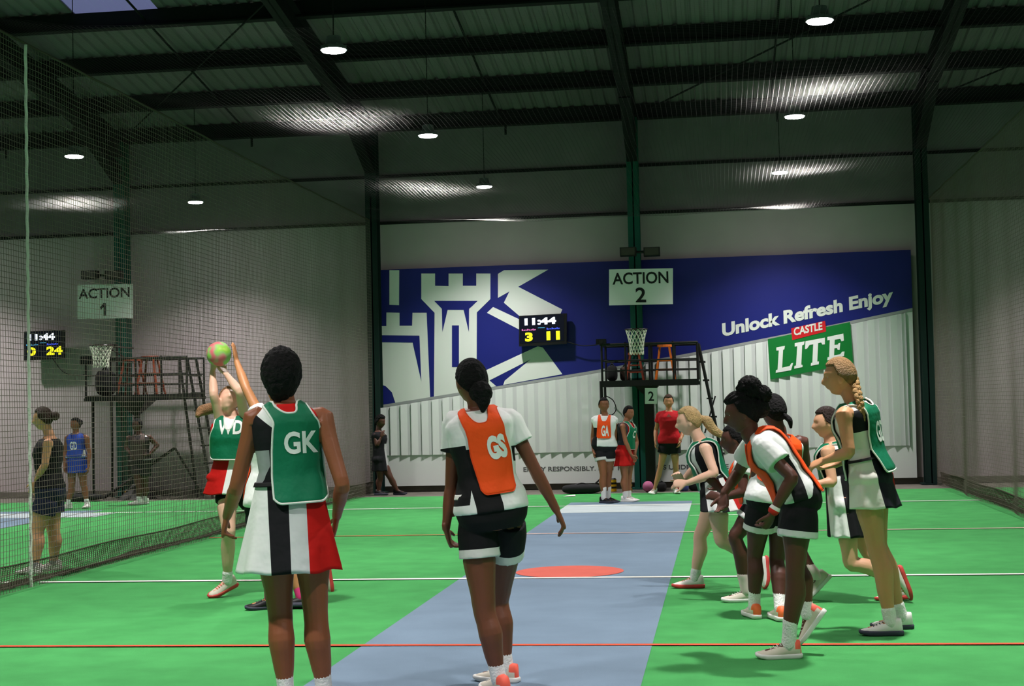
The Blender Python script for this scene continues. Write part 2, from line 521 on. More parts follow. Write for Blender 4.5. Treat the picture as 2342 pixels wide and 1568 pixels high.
def side_net(x, y0, y1, label, rope_y=None):
    root = empty('court_net', (x, y1, 0), label, 'net')
    def S(u, v):
        z = v * top_z(u)
        return V((x + .035 * math.sin(u * 1.7 + v * 3) * (1 - v) + .008 * math.sin(u * 5.1), u, z))
    m = net(S, frange(y0, y1, .05), frange(0, 1, .0105), .0024, 50, 12)
    o = m.build('mesh', M_net, root); o['kind'] = 'stuff'
    mb = MB(); pts = [S(u, 1) for u in frange(y0, y1, .6)]
    for a, b in zip(pts, pts[1:]): mb.bar(a, b, .011, 6)
    mb.build('top_rope', M_netd, root)
    sg = -1 if x < 0 else 1
    def S2(u, v):        # spare length gathered along the floor
        w = .5 + .5 * math.sin(u * 2.1 + 1) * .3
        if v < .5: return V((x + sg * (.02 + .05 * v), u, .23 * (1 - 2 * v) * (1 - .25 * w) + .004))
        return V((x + sg * (.05 + (v - .5) * .8 * w), u, .006 + .035 * abs(math.sin(u * 9 + v * 14)) * (1.02 - v)))
    m = net(S2, frange(y0, y1, .045), frange(0, 1, .042), .0034, 220, 12)
    o = m.build('gathered_hem', M_netd, root); o['kind'] = 'stuff'
    mb = MB(); pts = [S2(u, 0) for u in frange(y0, y1, .25)]
    for a, b in zip(pts, pts[1:]): mb.bar(a, b, .008, 5)
    mb.build('bottom_rope', M_netd, root)
    if rope_y:
        mb = MB()
        for k in range(46):
            z = 4.5 * k / 46; o_ = .006 * (-1) ** k
            mb.bar((x + .02, rope_y + o_, z), (x + .02, rope_y - o_, z + 4.5 / 46), .0135, 6)
        mb.build('white_seam_rope', M_rope, root)
    return root
ROPE_Y = PX(66, 1330, NETL).y
side_net(NETL, 7.5, 24.75, 'dark side net on the left of the court with a white vertical seam rope', ROPE_Y)
side_net(NETR, 11.0, 24.75, 'dark side net closing the right side of the court')
def ceil_net(x0, x1, y0, y1, label, r=.00125):
    xc, hw = (x0 + x1) / 2, (x1 - x0) / 2
    def S(u, v):
        e = 1 - min(1, abs((u - xc) / hw)) ** 4
        f = min(1, (24.95 - v) / 4.0) ** .5
        return V((u, v, top_z(v) - .02 - (.35 - .05 * (u - xc) / hw) * e * f + .03 * math.sin(u * 3) * math.sin(v * 2.3)))
    o = net(S, frange(x0, x1, .047), frange(y0, y1, .047), r, 16, 26, tape).build('ceiling_net', M_netc)
    tag(o, label, 'net', None)
    return o
ceil_net(NETL, NETR, 10.5, 24.95, 'horizontal net stretched over the middle court under the lamps')
ceil_net(-10.6, NETL - .05, 12.0, 24.95, 'horizontal net stretched over the court left of the tall side net')
ceil_net(NETR + .05, 9.5, 12.0, 24.95, 'horizontal net over the court right of the right side net')

# ------------------------------------------------------------------ lamps
M_lens = mat('lit_lamp_lens', (255, 252, 250), 0.4, emit=90.0)
M_alu = mat('grey_lamp_housing', (120, 124, 128), 0.4, metal=0.6)
def lamp(x, y, z, label):
    root = empty('high_bay_lamp', (x, y, z), label, 'lamp', 'round lamps hanging over the courts')
    mb = MB(); mb.cyl((x, y, z), (x, y, z + .035), .128, 24, 0, .122); mb.cyl((x, y, z + .035), (x, y, z + .13), .085, 16, 0, .07)
    for k in range(12):
        a = 2 * PI * k / 12; c, s = math.cos(a), math.sin(a)
        mb.bar((x + .08 * c, y + .08 * s, z + .04), (x + .125 * c, y + .125 * s, z + .04), .006, 4)
    mb.build('housing', M_alu, root)
    mb = MB(); mb.cyl((x, y, z - .012), (x, y, z + .001), .112, 24, 0, .116)
    mb.build('lens', M_lens, root)
    mb = MB(); mb.bar((x, y, z + .13), (x, y, roof_z(y) - .05), .006, 5)
    mb.build('cable', M_black, root)
    ld = bpy.data.lights.new('lamp_light', 'SPOT'); ld.energy = LAMP_ENERGY
    ld.color = (1.0, .945, .93); ld.spot_size = math.radians(114); ld.spot_blend = 1.0; ld.shadow_soft_size = .13
    lo = bpy.data.objects.new('lamp_light', ld); C.objects.link(lo); lo.parent = root; lo.location = (0, 0, -.03)
    return root
LAMP_LABEL = {
 (1, 1): 'lit round lamp at far left, hanging over the left court', (1, 0): 'small lit lamp over the left court, nearest the white wall',
 (2, 2): 'large lit lamp hanging left of the middle, nearest the camera', (2, 1): 'lit lamp left of the middle, second in its row of three',
 (2, 0): 'small lit lamp left of the middle, nearest the banner wall',
 (3, 2): 'largest lit lamp at upper right, nearest the camera', (3, 1): 'lit lamp at right, second in its row of three',
 (3, 0): 'small lit lamp at right, nearest the banner wall'}
for i, (x, z) in enumerate(LAMP_ROWS):
    for j, y in enumerate(LAMP_DEPTHS):
        if i in (0, 5) and j > 3: continue
        lb = LAMP_LABEL.get((i, j), 'lit round high bay lamp out of the picture over the courts')
        lamp(x, y, z, lb)
# ================================================================== BANNER
BY = 25.06
def bp(poly, sx=3.564, ox=840, oy=560): return [P(ox + a / sx, oy + b / sx, BY) for a, b in poly]
M_bblue = mat('banner_blue', (22, 29, 112), 0.45, vary=0.06, vscale=1.2, spec=0.35, bump=0.5, bscale=1.6)
M_motif = mat('banner_grey_white', (214, 220, 214), 0.55, spec=0.3)
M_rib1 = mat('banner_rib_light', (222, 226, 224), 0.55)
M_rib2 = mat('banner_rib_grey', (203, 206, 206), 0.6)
M_bred = mat('banner_red', (196, 26, 34), 0.5)
M_bgreen = mat('banner_green', (12, 116, 48), 0.5)
M_btext = mat('banner_small_print', (90, 90, 92), 0.6)
banner = empty('advertising_banner', (P(1476, 1100, BY).x, BY, 0.3), 'huge blue and white beer banner with castle towers on the far wall', 'banner')
def flatpoly(name, pts, y, m, parent, th=.002):
    mb = MB(); mb.prism([V((p.x, y, p.z)) for p in pts], y, y + th); return mb.build(name, m, parent)
TL, TR, BRr, BLl = P(868, 617, BY), P(2083, 571, BY), P(2098, 1092, BY), P(868, 1112, BY)
flatpoly('vinyl_sheet', [TL, TR, BRr, BLl], BY + .012, M_white, banner, .01)
edge = [P(2087, 704, BY), P(1900, 743, BY), P(1600, 803, BY), P(1340, 850, BY), P(1100, 889, BY), P(870, 926, BY)]
flatpoly('blue_panel', [TL, TR] + edge, BY + .008, M_bblue, banner)
mb = MB()
for a, b in zip(edge, edge[1:]):
    mb.prism([a, b, b + V((0, 0, -.045)), a + V((0, 0, -.045))], BY + .002, BY + .006)
mb.build('hem_strip', mat('banner_hem_grey', (150, 154, 154), .6), banner)
def edge_z(x):
    for a, b in zip(edge, edge[1:]):
        if b.x <= x <= a.x: return a.z + (b.z - a.z) * (a.x - x) / (a.x - b.x)
    return edge[0].z if x > edge[0].x else edge[-1].z
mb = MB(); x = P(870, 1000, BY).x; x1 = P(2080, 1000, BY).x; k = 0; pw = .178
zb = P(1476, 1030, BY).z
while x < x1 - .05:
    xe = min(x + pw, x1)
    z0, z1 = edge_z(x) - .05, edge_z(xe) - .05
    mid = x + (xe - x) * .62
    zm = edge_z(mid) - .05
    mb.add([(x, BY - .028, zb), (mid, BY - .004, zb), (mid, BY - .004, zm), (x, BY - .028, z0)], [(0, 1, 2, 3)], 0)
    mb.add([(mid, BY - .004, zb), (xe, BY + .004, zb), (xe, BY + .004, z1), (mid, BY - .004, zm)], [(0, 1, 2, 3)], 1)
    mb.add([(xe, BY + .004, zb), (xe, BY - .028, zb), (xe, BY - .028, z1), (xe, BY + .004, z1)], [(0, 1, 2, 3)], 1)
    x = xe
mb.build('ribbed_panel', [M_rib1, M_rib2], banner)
W = {
 'castle_flag_bar': [(180,205),(260,205),(258,490),(180,487)],
 'castle_small_tower': [(100,660),(155,660),(155,550),(262,552),(262,658),(365,658),(368,552),(483,552),(512,1240),(228,1285),(200,1200),(150,1150),(100,1135)],
 'castle_tall_tower': [(440,232),(552,232),(552,332),(662,335),(662,232),(778,232),(778,332),(888,332),(888,232),(1003,232),(1003,440),(893,548),(890,1180),(543,1238),(548,552),(440,440)],
 'castle_upper_beam': [(1065,235),(1115,205),(1475,200),(1230,340),(1590,525),(1568,575),(1240,578),(1113,470),(1158,378),(1065,430)],
 'castle_slant_bar': [(1025,505),(1260,615),(1260,700),(975,552)],
 'castle_lower_beam': [(880,1060),(1000,1005),(1345,845),(1390,825),(1430,835),(1590,1052),(1108,1140),(1120,1105),(1330,932),(995,1103),(1050,1150),(885,1180)],
}
for k, poly in W.items(): flatpoly(k, bp(poly), BY + .005, M_motif, banner)
B = [[(100,735),(425,738),(440,1110),(370,795),(100,792)], [(545,455),(900,455),(830,520),(828,710),(785,528),(655,528),(612,710),(608,520)], [(690,655),(747,655),(747,995),(690,995)]]
for poly in B: flatpoly('castle_blue_inlay', bp(poly), BY + .002, M_bblue, banner)
wall_text('slogan_lettering', 'Unlock Refresh Enjoy', P(1652, 768, BY), P(2043, 687, BY), .205, M_motif, banner, BY + .002, bold=.042)
c6 = lambda poly: bp(poly, 3.5636, 1600, 560)
flatpoly('green_logo_panel', c6([(555,768),(1225,628),(1250,965),(577,1095)]), BY - .034, M_bgreen, banner)
flatpoly('red_logo_panel', c6([(745,680),(1022,618),(1030,705),(755,775)]), BY - .038, M_bred, banner)
q0 = c6([(768,738)])[0]; q1 = c6([(1000,688)])[0]
wall_text('logo_name_lettering', 'CASTLE', q0, q1, .125, M_motif, banner, BY - .041, bold=.03)
L1 = [[(625,835),(695,822),(690,850),(680,855),(672,1000),(735,985),(745,965),(762,960),(745,1020),(620,1042),(622,1020),(635,1015),(645,860),(625,860)],
 [(775,800),(855,785),(850,812),(835,818),(828,975),(838,978),(838,995),(770,1008),(772,985),(785,982),(795,825),(775,828)],
 [(862,785),(1020,755),(1020,810),(1000,812),(990,795),(965,800),(958,950),(972,950),(970,972),(905,985),(907,962),(918,958),(925,810),(895,815),(875,845),(858,848)],
 [(1040,750),(1170,722),(1175,780),(1155,785),(1145,765),(1100,772),(1098,815),(1125,812),(1132,800),(1145,798),(1140,855),(1125,855),(1118,840),(1097,843),(1095,900),(1145,890),(1160,870),(1180,868),(1175,905),(1040,940),(1042,915),(1055,912),(1060,775),(1040,778)]]
for pl in L1: flatpoly('logo_letter', c6(pl), BY - .040, M_white, banner)
wall_text('small_print', 'ENJOY RESPONSIBLY. NOT FOR PERSONS UNDER THE AGE OF 18.', P(1197, 1078, BY), P(1722, 1070, BY), .075, M_btext, banner, BY + .009, bold=.02)

# ================================================================== SIGNS
M_sign = mat('white_sign_board', (222, 228, 224), .6)
M_ink = mat('black_sign_ink', (22, 24, 24), .6)
def sign(x0, y0, x1, y1, Y, lines, label, nm='court_sign', skew=0, extra=None):
    a, b = P(x0, y1, Y), P(x1, y0, Y)
    root = empty(nm, ((a.x + b.x) / 2, Y, a.z), label, 'sign')
    q = [P(x0, y1, Y), P(x1, y1 - skew, Y), P(x1, y0 - skew, Y), P(x0, y0, Y)]
    flatpoly('board', q, Y, M_sign, root, .012)
    for (s, p0, p1, cap) in lines:
        wall_text('lettering', s, P(p0[0], p0[1], Y), P(p1[0], p1[1], Y), cap / 143.0, M_ink, root, Y - .003, bold=.02)
    if extra: flatpoly('numeral', [P(a, b, Y) for a, b in extra], Y - .004, M_ink, root, .002)
    return root
sign(1393, 616, 1539, 698, 24.55, [('ACTION', (1401, 650), (1529, 646), 27), ('2', (1454, 690), (1478, 690), 34)], 'white ACTION 2 sign on the column in front of the banner', skew=3)
sign(177, 651, 303, 729, 24.55, [('ACTION', (180, 683), (297, 678), 24)], 'white ACTION 1 sign on the column over the left court', skew=2, extra=[(229, 702), (237, 693), (242, 693), (242, 722), (237, 722), (237, 702), (231, 708)])
sign(1475, 887, 1503, 923, 23.55, [('2', (1483, 916), (1496, 916), 21)], 'small white number 2 plate under the right platform', 'number_plate')

# floodlight bars above the signs
M_flood = mat('dark_floodlight', (34, 30, 28), .5)
def flood(xc, yc, label):
    root = empty('floodlight_bar', P(xc, yc, 24.6), label, 'floodlight')
    a = P(xc - 42, yc + 1, 24.6); b = P(xc + 42, yc - 1, 24.6)
    mb = MB(); mb.bar(a, b, .022, 8); mb.build('bar', M_flood, root)
    for px in (xc - 27, xc + 27):
        c = P(px, yc, 24.55); mb = MB()
        mb.box(c.x - .13, c.x + .13, c.y - .1, c.y + .06, c.z - .07, c.z + .07)
        mb.box(c.x - .11, c.x + .11, c.y - .115, c.y - .1, c.z - .055, c.z + .055, 1)
        mb.build('lamp_head', [M_flood, mat('unlit_glass', (70, 66, 60), .2)], root)
flood(1464, 576, 'dark unlit floodlight bar on the column above the banner')
flood(235, 629, 'dark unlit floodlight bar above the white sign over the left court')

# ================================================================== SCOREBOARDS
M_scr = mat('scoreboard_screen', (8, 10, 24), .25, emit=.35)
M_dw = mat('scoreboard_white_digits', (235, 240, 255), .4, emit=1.25)
M_dy = mat('scoreboard_yellow_digits', (240, 230, 30), .4, emit=1.1)
M_dc = mat('scoreboard_cyan_text', (70, 150, 190), .4, emit=.7)
M_dp = mat('scoreboard_pink_text', (200, 110, 170), .4, emit=.7)
M_db = mat('scoreboard_blue_text', (70, 90, 220), .4, emit=.7)
def board(x0, y0, x1, y1, Y, sk, clock, left, right, lm, label):
    """sk: pixels the right side sits higher"""
    root = empty('scoreboard', P((x0 + x1) / 2, y1, Y), label, 'scoreboard')
    q = [P(x0, y1, Y), P(x1, y1 - sk, Y), P(x1, y0 - sk, Y), P(x0, y0, Y)]
    flatpoly('casing', q, Y, M_black_p, root, .07)
    w = x1 - x0; h = y1 - y0
    e = 2.0
    q = [P(x0 + e, y1 - 7, Y), P(x1 - e - 4, y1 - 7 - sk, Y), P(x1 - e - 4, y0 - sk + e, Y), P(x0 + e, y0 + e, Y)]
    flatpoly('screen', q, Y - .004, M_scr, root, .004)
    def T(s, fx0, fx1, fy, cap, m, nm):
        wall_text(nm, s, P(x0 + w * fx0, y0 + h * fy - sk * fx0, Y), P(x0 + w * fx1, y0 + h * fy - sk * fx1, Y), cap / 142.0, m, root, Y - .006, bold=.05)
    T(clock, .12, .78, .31, 15, M_dw, 'clock_digits')
    T(left[0], *left[1], .83, 19, M_dy, 'score_digits')
    T(right[0], *right[1], .83, 19, M_dy, 'score_digits')
    for (fa, fb, m) in ((.06, .36, lm), (.58, .86, M_db)):
        mb = MB(); n = 8
        for k in range(n):
            fx = fa + (fb - fa) * k / n; c = P(x0 + w * fx, y0 + h * .47 - sk * fx, Y)
            hh = .018 + .010 * ((k * 7) % 3 == 0)
            mb.box(c.x, c.x + .018, Y - .0065, Y - .005, c.z - .014, c.z - .014 + hh)
            mb.box(c.x, c.x + .026, Y - .0065, Y - .005, c.z - .014 + hh * .5 * (k % 2), c.z - .008 + hh * .5 * (k % 2))
        mb.build('team_name_line', m, root)
    mb = MB(); c = P(x0 + w * .4, y0 + h * .40, Y); mb.box(c.x, c.x + .11, Y - .0065, Y - .005, c.z, c.z + .008); mb.build('period_line', M_dc, root)
    mb = MB(); m_ = P((x0 + x1) / 2, (y0 + y1) / 2, Y); mb.box(m_.x - .05, m_.x + .05, Y + .07, WALL_Y - .01, m_.z - .05, m_.z + .05)
    mb.build('wall_bracket', M_black, root)
    return root
board(1187, 722, 1296, 792, 24.9, 6, '11:44', ('3', (.13, .29)), ('11', (.58, .86)), M_dp, 'black scoreboard showing 11:44 and 3 to 11 on the blue banner')
board(55, 758, 146, 824, 24.9, 4, '11:44', ('0', (.08, .30)), ('24', (.56, .97)), M_dc, 'black scoreboard showing 11:44 and 0 to 24 on the left wall')
def cable_run(pts, label, Y=25.0, r=.009, m=None):
    pp, _ = catmull([P(a, b, Y) for a, b in pts], [1] * len(pts), 6)
    mb = MB(); v, f = tube(pp, [r] * len(pp), 6, 1); mb.add(v, f)
    o = mb.build('cable', m or M_black, None, True); tag(o, label, 'cable')
cable_run([(1293, 780), (1330, 790), (1366, 788)], 'thin cable from the banner scoreboard to the platform', Y=24.92)
cable_run([(122, 822), (145, 850), (175, 858), (196, 856)], 'thin cable hanging from the left scoreboard to the platform', Y=24.92)
cable_run([(1386, 905), (1402, 915), (1409, 935), (1400, 948), (1388, 946)], 'loose loop of cable on the wall under the right platform', Y=24.95)

# ================================================================== PLATFORMS
def platform(x0, x1, yf, yr, label, left_leg_px, ladder, extra):
    """x0..x1, deck and rail given where the photo shows the front edge, 23.9 m up the court"""
    Yf, Yb = 23.9, 24.78
    A, B_ = P(x0, yf, Yf), P(x1, yf, Yf)
    zf = A.z; zr = P(x0, yr, Yf).z; xa, xb = A.x, B_.x
    root = empty('scorers_platform', ((xa + xb) / 2, Yf, 0), label, 'platform')
    mb = MB(); mb.box(xa, xb, Yf, Yb, zf - .04, zf)
    mb.box(xa, xb, Yf - .01, Yf + .04, zf - .09, zf); mb.box(xa, xb, Yb - .04, Yb, zf - .09, zf)
    for k in range(5):
        xx = xa + (xb - xa) * k / 4; mb.box(xx - .02, xx + .02, Yf, Yb, zf - .09, zf - .04)
    mb.build('deck', M_black, root)
    def rail(nm, pts, r=.016):
        mb = MB()
        for a, b in pts: mb.bar(a, b, r, 6)
        return mb.build(nm, M_black, root)
    for y in (Yf + .02, Yb - .02):
        rail('top_rail', [((xa, y, zr), (xb, y, zr))], .022)
        rail('middle_rail', [((xa, y, zf + (zr - zf) * .55), (xb, y, zf + (zr - zf) * .55))], .014)
        rail('toe_rail', [((xa, y, zf + (zr - zf) * .28), (xb, y, zf + (zr - zf) * .28))], .010)
        for k in range(5):
            xx = xa + .01 + (xb - xa - .02) * k / 4
            rail('rail_post', [((xx, y, zf), (xx, y, zr + (.03 if k % 2 else 0)))], .018)
    for xx in (xa, ):
        rail('top_rail', [((xx, Yf, zr), (xx, Yb, zr))], .022)
    ll = P(left_leg_px, 1000, Yf + .05)
    rail('leg', [((ll.x, Yf + .05, 0), (ll.x, Yf + .05, zf))], .026)
    rail('leg', [((ll.x, Yb - .05, 0), (ll.x, Yb - .05, zf))], .022)
    # steep ladder on the right
    (tx, ty), (bx, by), gap = ladder
    t0, b0 = P(tx, ty, Yf + .1), P(bx, by, Yf + .1)
    mb = MB()
    for dy in (0, .42):
        mb.bar(V((t0.x, Yf + .1 + dy, t0.z)), V((b0.x, Yf + .1 + dy, 0.0)), .024, 6)
    mb.build('ladder_stringer', M_black, root)
    for k in range(1, 8):
        mb = MB(); w = k / 8; c = t0 * (1 - w) + b0 * w; zz = t0.z * (1 - w)
        mb.box(c.x - .05, c.x + .05, Yf + .1, Yf + .52, zz - .012, zz + .012)
        mb.build('ladder_tread', M_black, root)
    extra(root, rail, xa, xb, Yf, Yb, zf, zr)
    return zf
def ex1(root, rail, xa, xb, Yf, Yb, zf, zr):
    c = P(313, 1000, Yf + .45)
    mb = MB()
    mb.bar((c.x, Yf + .45, 0), (c.x, Yf + .45, zf - .08), .055, 8)
    mb.build('centre_post', M_black, root)
    mb = MB(); v, f = tube([V((c.x, Yf + .45, zf - .33)), V((c.x, Yf + .45, zf - .06))], [.06, .40], 4, sub=1, caps=False); mb.add(v, f)
    mb.build('flared_bracket', M_black, root)
    mb = MB(); v, f = tube([V((c.x, Yf + .45, 0)), V((c.x, Yf + .45, .25))], [.34, .07], 8, sub=1, caps=False); mb.add(v, f)
    mb.build('base_foot', M_black, root)
    Y = Yf + .3
    a, b, d = P(400, 1024, Y), P(236, 1146, Y), P(466, 1141, Y)
    b.z = max(b.z, .02); d.z = max(d.z, .02)
    rail('brace', [(a, b)], .026); rail('brace', [(a, d)], .020)
    a = P(412, 905, Y); rail('ladder_rail', [(P(410, 820, Y), V((P(452, 1141, Y).x, Y, .01)))], .024)
    # goal frame standing above the rail
    h0 = P(268, 905, Yf); h1 = P(268, 789, Yf); h2 = P(207, 789, Yf)
    rail('hoop_frame', [(h0, h1), (h1, h2)], .02)
def ex2(root, rail, xa, xb, Yf, Yb, zf, zr):
    c = P(1483, 1000, Yf + .3)
    mb = MB(); mb.box(c.x - .05, c.x + .10, Yf + .2, Yf + .5, 0, zf - .05); mb.build('centre_post', M_black, root)
    mb = MB(); v, f = tube([V((c.x, Yf + .35, zf - .22)), V((c.x, Yf + .35, zf - .06))], [.09, .30], 4, sub=1, caps=False); mb.add(v, f)
    mb.build('flared_bracket', M_black, root)
    rail('brace', [(P(1612, 990, Yf + .9), P(1636, 905, Yf + .9))], .012)
DECK1 = platform(194, 428, 905, 822, 'black steel scorers platform with ladder over the left court', 213, ((428, 818), (487, 1138), 0), ex1)
DECK2 = platform(1376, 1598, 871, 788, 'black steel scorers platform with ladder in front of the banner', 1378, ((1597, 785), (1668, 1125), 0), ex2)

def stool(px, ytop, ybot, Y, m, label, w=.30):
    a = P(px, ybot, Y); b = P(px, ytop, Y); x = a.x; z0 = (DECK1 if px < 900 else DECK2) + .001; h = b.z - z0
    root = empty('bar_stool', (x, Y, z0), label, 'stool')
    mb = MB(); mb.cyl((x, Y, z0 + h - .035), (x, Y, z0 + h), w * .5, 18, 0, w * .48); mb.build('seat', m, root)
    tp = w * .30; bt = w * .62
    for sx, sy in ((-1, -1), (1, -1), (-1, 1), (1, 1)):
        mb = MB(); mb.bar((x + sx * bt, Y + sy * bt, z0), (x + sx * tp, Y + sy * tp, z0 + h - .03), .02, 4); mb.build('leg', m, root)
    for f_ in (.3, .55):
        r = bt + (tp - bt) * f_
        c = [V((x + sx * r, Y + sy * r, z0 + h * f_)) for sx, sy in ((-1, -1), (1, -1), (1, 1), (-1, 1))]
        mb = MB()
        for i in range(4): mb.bar(c[i], c[(i + 1) % 4], .012, 4)
        mb.build('foot_rail', m, root)
M_or = mat('orange_varnished_wood', (196, 98, 24), .45, vary=.15, vscale=9)
M_rb = mat('red_brown_wood', (122, 50, 28), .5, vary=.2, vscale=9)
stool(1522, 788, 869, 24.3, M_or, 'orange wooden bar stool standing on the right platform', .24)
stool(1453, 806, 869, 24.45, M_rb, 'dark brown bar stool behind the hoop net on the right platform', .22)
stool(344, 814, 903, 24.25, M_rb, 'taller red brown bar stool on the left platform', .30)
stool(302, 820, 903, 24.4, M_rb, 'lower red brown bar stool on the left platform beside the taller stool', .30)
M_cloth = mat('dark_fabric', (28, 28, 30), .9)
def bag(px0, px1, y0, y1, Y, m, label, cat='bag', nm='sports_bag', r=.5):
    a, b = P(px0, y1, Y), P(px1, y0, Y); w = (b.x - a.x) / 2; h = b.z - a.z; c = V(((a.x + b.x) / 2, Y, 0))
    z0 = 0.001 if a.z < .3 else (DECK1 if px0 < 900 else DECK2) + .001; h = b.z - z0
    root = empty(nm, (c.x, Y, z0), label, cat)
    def fn(D):
        X = np.sign(D[:, 0]) * np.abs(D[:, 0]) ** .6 * w; Yy = np.sign(D[:, 1]) * np.abs(D[:, 1]) ** .6 * min(w, .18)
        Z = np.sign(D[:, 2]) * np.abs(D[:, 2]) ** .6 * h * .5 + h * .5
        return np.stack([X, Yy, Z], 1)
    v, f = sphere(V((c.x, Y, z0)), 1, 1, 1, fn=fn); obj('body', v, f, m, root, True)
    t, g = tube([V((c.x - w * .4, Y - .02, z0 + h * .9)), V((c.x, Y - .02, z0 + h * 1.12)), V((c.x + w * .4, Y - .02, z0 + h * .9))], [.012] * 3, 6)
    obj('handle', t, g, M_black_p, root, True)
    return root
bag(1286, 1376, 1106, 1129, 23.9, M_cloth, 'long flat black bag on the floor beneath the banner small print')
bag(1502, 1524, 1102, 1124, 24.1, M_cloth, 'small black bag on the floor beside the player in red')
bag(1575, 1606, 1098, 1122, 24.2, M_cloth, 'dark bag on the floor behind the blonde runner')
bag(1556, 1575, 1104, 1121, 24.1, mat('blue_bag_fabric', (70, 80, 140), .8), 'small blue bag on the floor beside the dark bag')
bag(1543, 1556, 1108, 1121, 24.0, mat('red_bag_fabric', (180, 30, 50), .8), 'small red bag on the floor beside the blue bag')
bag(138, 232, 1128, 1150, 23.9, M_cloth, 'low black bag on the floor behind the player in blue')
bag(222, 262, 845, 905, 24.2, M_cloth, 'dark bag standing on the left platform behind the hoop')
bag(1388, 1412, 835, 870, 24.3, M_cloth, 'dark bag standing on the left end of the right platform')
bag(1418, 1440, 838, 870, 24.4, mat('brown_bag', (60, 46, 38), .8), 'brown bag standing on the right platform beside the dark bag')
def spkr(x0, y0, x1, y1, Y, label):
    a, b = P(x0, y1, Y), P(x1, y0, Y)
    root = empty('speaker', ((a.x + b.x) / 2, Y, a.z), label, 'speaker')
    mb = MB(); mb.box(a.x, b.x, Y - .08, Y + .08, a.z, b.z); mb.build('cabinet', M_black_p, root)
    c = (a + b) / 2; mb = MB(); mb.cyl((c.x, Y - .085, c.z), (c.x, Y - .08, c.z), (b.z - a.z) * .36, 16); mb.build('cone', M_cloth, root)
spkr(187, 814, 212, 833, 23.92, 'small black speaker on the left corner of the left platform rail')
spkr(1364, 775, 1386, 788, 23.92, 'small black speaker on the left corner of the right platform rail')
M_yel = mat('yellow_paint', (214, 168, 24), .5)
def bollard(px, y0, y1, Y, label):
    a = P(px, y1, Y); b = P(px, y0, Y); x = a.x; h = b.z
    root = empty('floor_bollard', (x, Y, 0), label, 'bollard')
    mb = MB(); mb.cyl((x, Y, 0), (x, Y, h), .045, 14); mb.build('post', M_yel, root)
    mb = MB()
    for k in (.25, .6): mb.cyl((x, Y, h * k), (x, Y, h * (k + .17)), .047, 14)
    mb.build('stripe', M_black_p, root)
    mb = MB(); mb.cyl((x, Y, h), (x, Y, h + .02), .05, 14, 0, .03); mb.build('cap', M_black_p, root)
bollard(1404, 1096, 1125, 24.3, 'yellow and black bollard between the two waiting players')
bollard(1440, 1096, 1125, 24.3, 'yellow and black bollard right of the player in red dress')
bollard(292, 1121, 1146, 24.3, 'yellow and black bollard under the left platform')
# stick leaning at the wall
mb = MB(); mb.bar(P(1346, 1120, 24.4), P(1374, 1094, 24.9), .014, 6); a = P(1346, 1120, 24.4)
tag(mb.build('broom_handle', M_cloth), 'thin dark stick leaning over the long black bag', 'stick')

# ================================================================== HOOPS
M_ring = mat('dark_ring_steel', (40, 30, 28), .4)
M_hnet = mat('white_hoop_net', (226, 224, 210), .9)
def hoop(px, py, w, hpx, wb, Y, label, arm):
    c = P(px, py, Y); s = (P(px + w, py, Y) - c).length; R = s / 2
    c2 = P(px, py + hpx, Y); rb = R * wb / w
    root = empty('netball_hoop', c, label, 'hoop')
    n = 20
    ring = [c + V((R * math.cos(2 * PI * i / n), R * math.sin(2 * PI * i / n), 0)) for i in range(n)]
    mb = MB()
    for i in range(n): mb.bar(ring[i], ring[(i + 1) % n], .011, 6)
    mb.build('ring', M_ring, root)
    H = c.z - c2.z; mb = MB(); rows = 7; nn = 14
    def pt(i, j):
        t = j / rows; r = R * (1 - t) + rb * t - .12 * R * math.sin(PI * t)
        a = 2 * PI * (i + .5 * (j % 2)) / nn
        return V((c.x + r * math.cos(a), c.y + r * math.sin(a), c.z - H * t))
    for j in range(rows):
        for i in range(nn):
            mb.bar(pt(i, j), pt(i, j + 1), .0055, 4)
            mb.bar(pt(i, j), pt(i - 1 if j % 2 == 0 else i + 1, j + 1), .0055, 4)
    mb.build('hoop_netting', M_hnet, root)
    mb = MB(); mb.bar(c + V((0, R, 0)), V((c.x + arm, 24.85, c.z)), .018, 6); mb.bar(c + V((0, R, -.0)), V((c.x + arm, 24.85, c.z - .25)), .012, 6)
    mb.build('bracket', M_black, root)
hoop(1455, 753, 50, 58, 32, 23.6, 'netball hoop with white net above the right platform', .05)
hoop(231, 790, 50, 50, 34, 23.6, 'netball hoop with white net above the left platform', .05)

# ================================================================== BALLS AND LITTER
def ball(c, r, m, label, nm='netball'):
    v, f = sphere(c, r, r, r, nu=36, nv=24)
    o = obj(nm, v, f, m, None, True, origin=c); tag(o, label, 'ball'); return o
M_ball = bpy.data.materials.new('green_pink_ball'); M_ball.use_nodes = True
nt = M_ball.node_tree; b = nt.nodes['Principled BSDF']; b.inputs['Roughness'].default_value = .6
tc = nt.nodes.new('ShaderNodeTexCoord'); n1 = nt.nodes.new('ShaderNodeTexNoise'); n1.inputs['Scale'].default_value = 11; n1.inputs['Detail'].default_value = 1
nt.links.new(tc.outputs['Object'], n1.inputs['Vector'])
cr = nt.nodes.new('ShaderNodeValToRGB'); cr.color_ramp.interpolation = 'EASE'
els = cr.color_ramp.elements; els[0].position = .36; els[0].color = lin((226, 110, 120)); els[1].position = .62; els[1].color = lin((150, 210, 70))
e = els.new(.45); e.color = lin((200, 150, 130)); e = els.new(.51); e.color = lin((150, 200, 110)); e = els.new(.75); e.color = lin((222, 232, 120))
nt.links.new(n1.outputs['Fac'], cr.inputs['Fac']); nt.links.new(cr.outputs['Color'], b.inputs['Base Color'])
BALL_C = P(500.5, 809, 11.25)
ball(BALL_C, .0945, M_ball, 'green and pink netball held up by the leaping WD player')
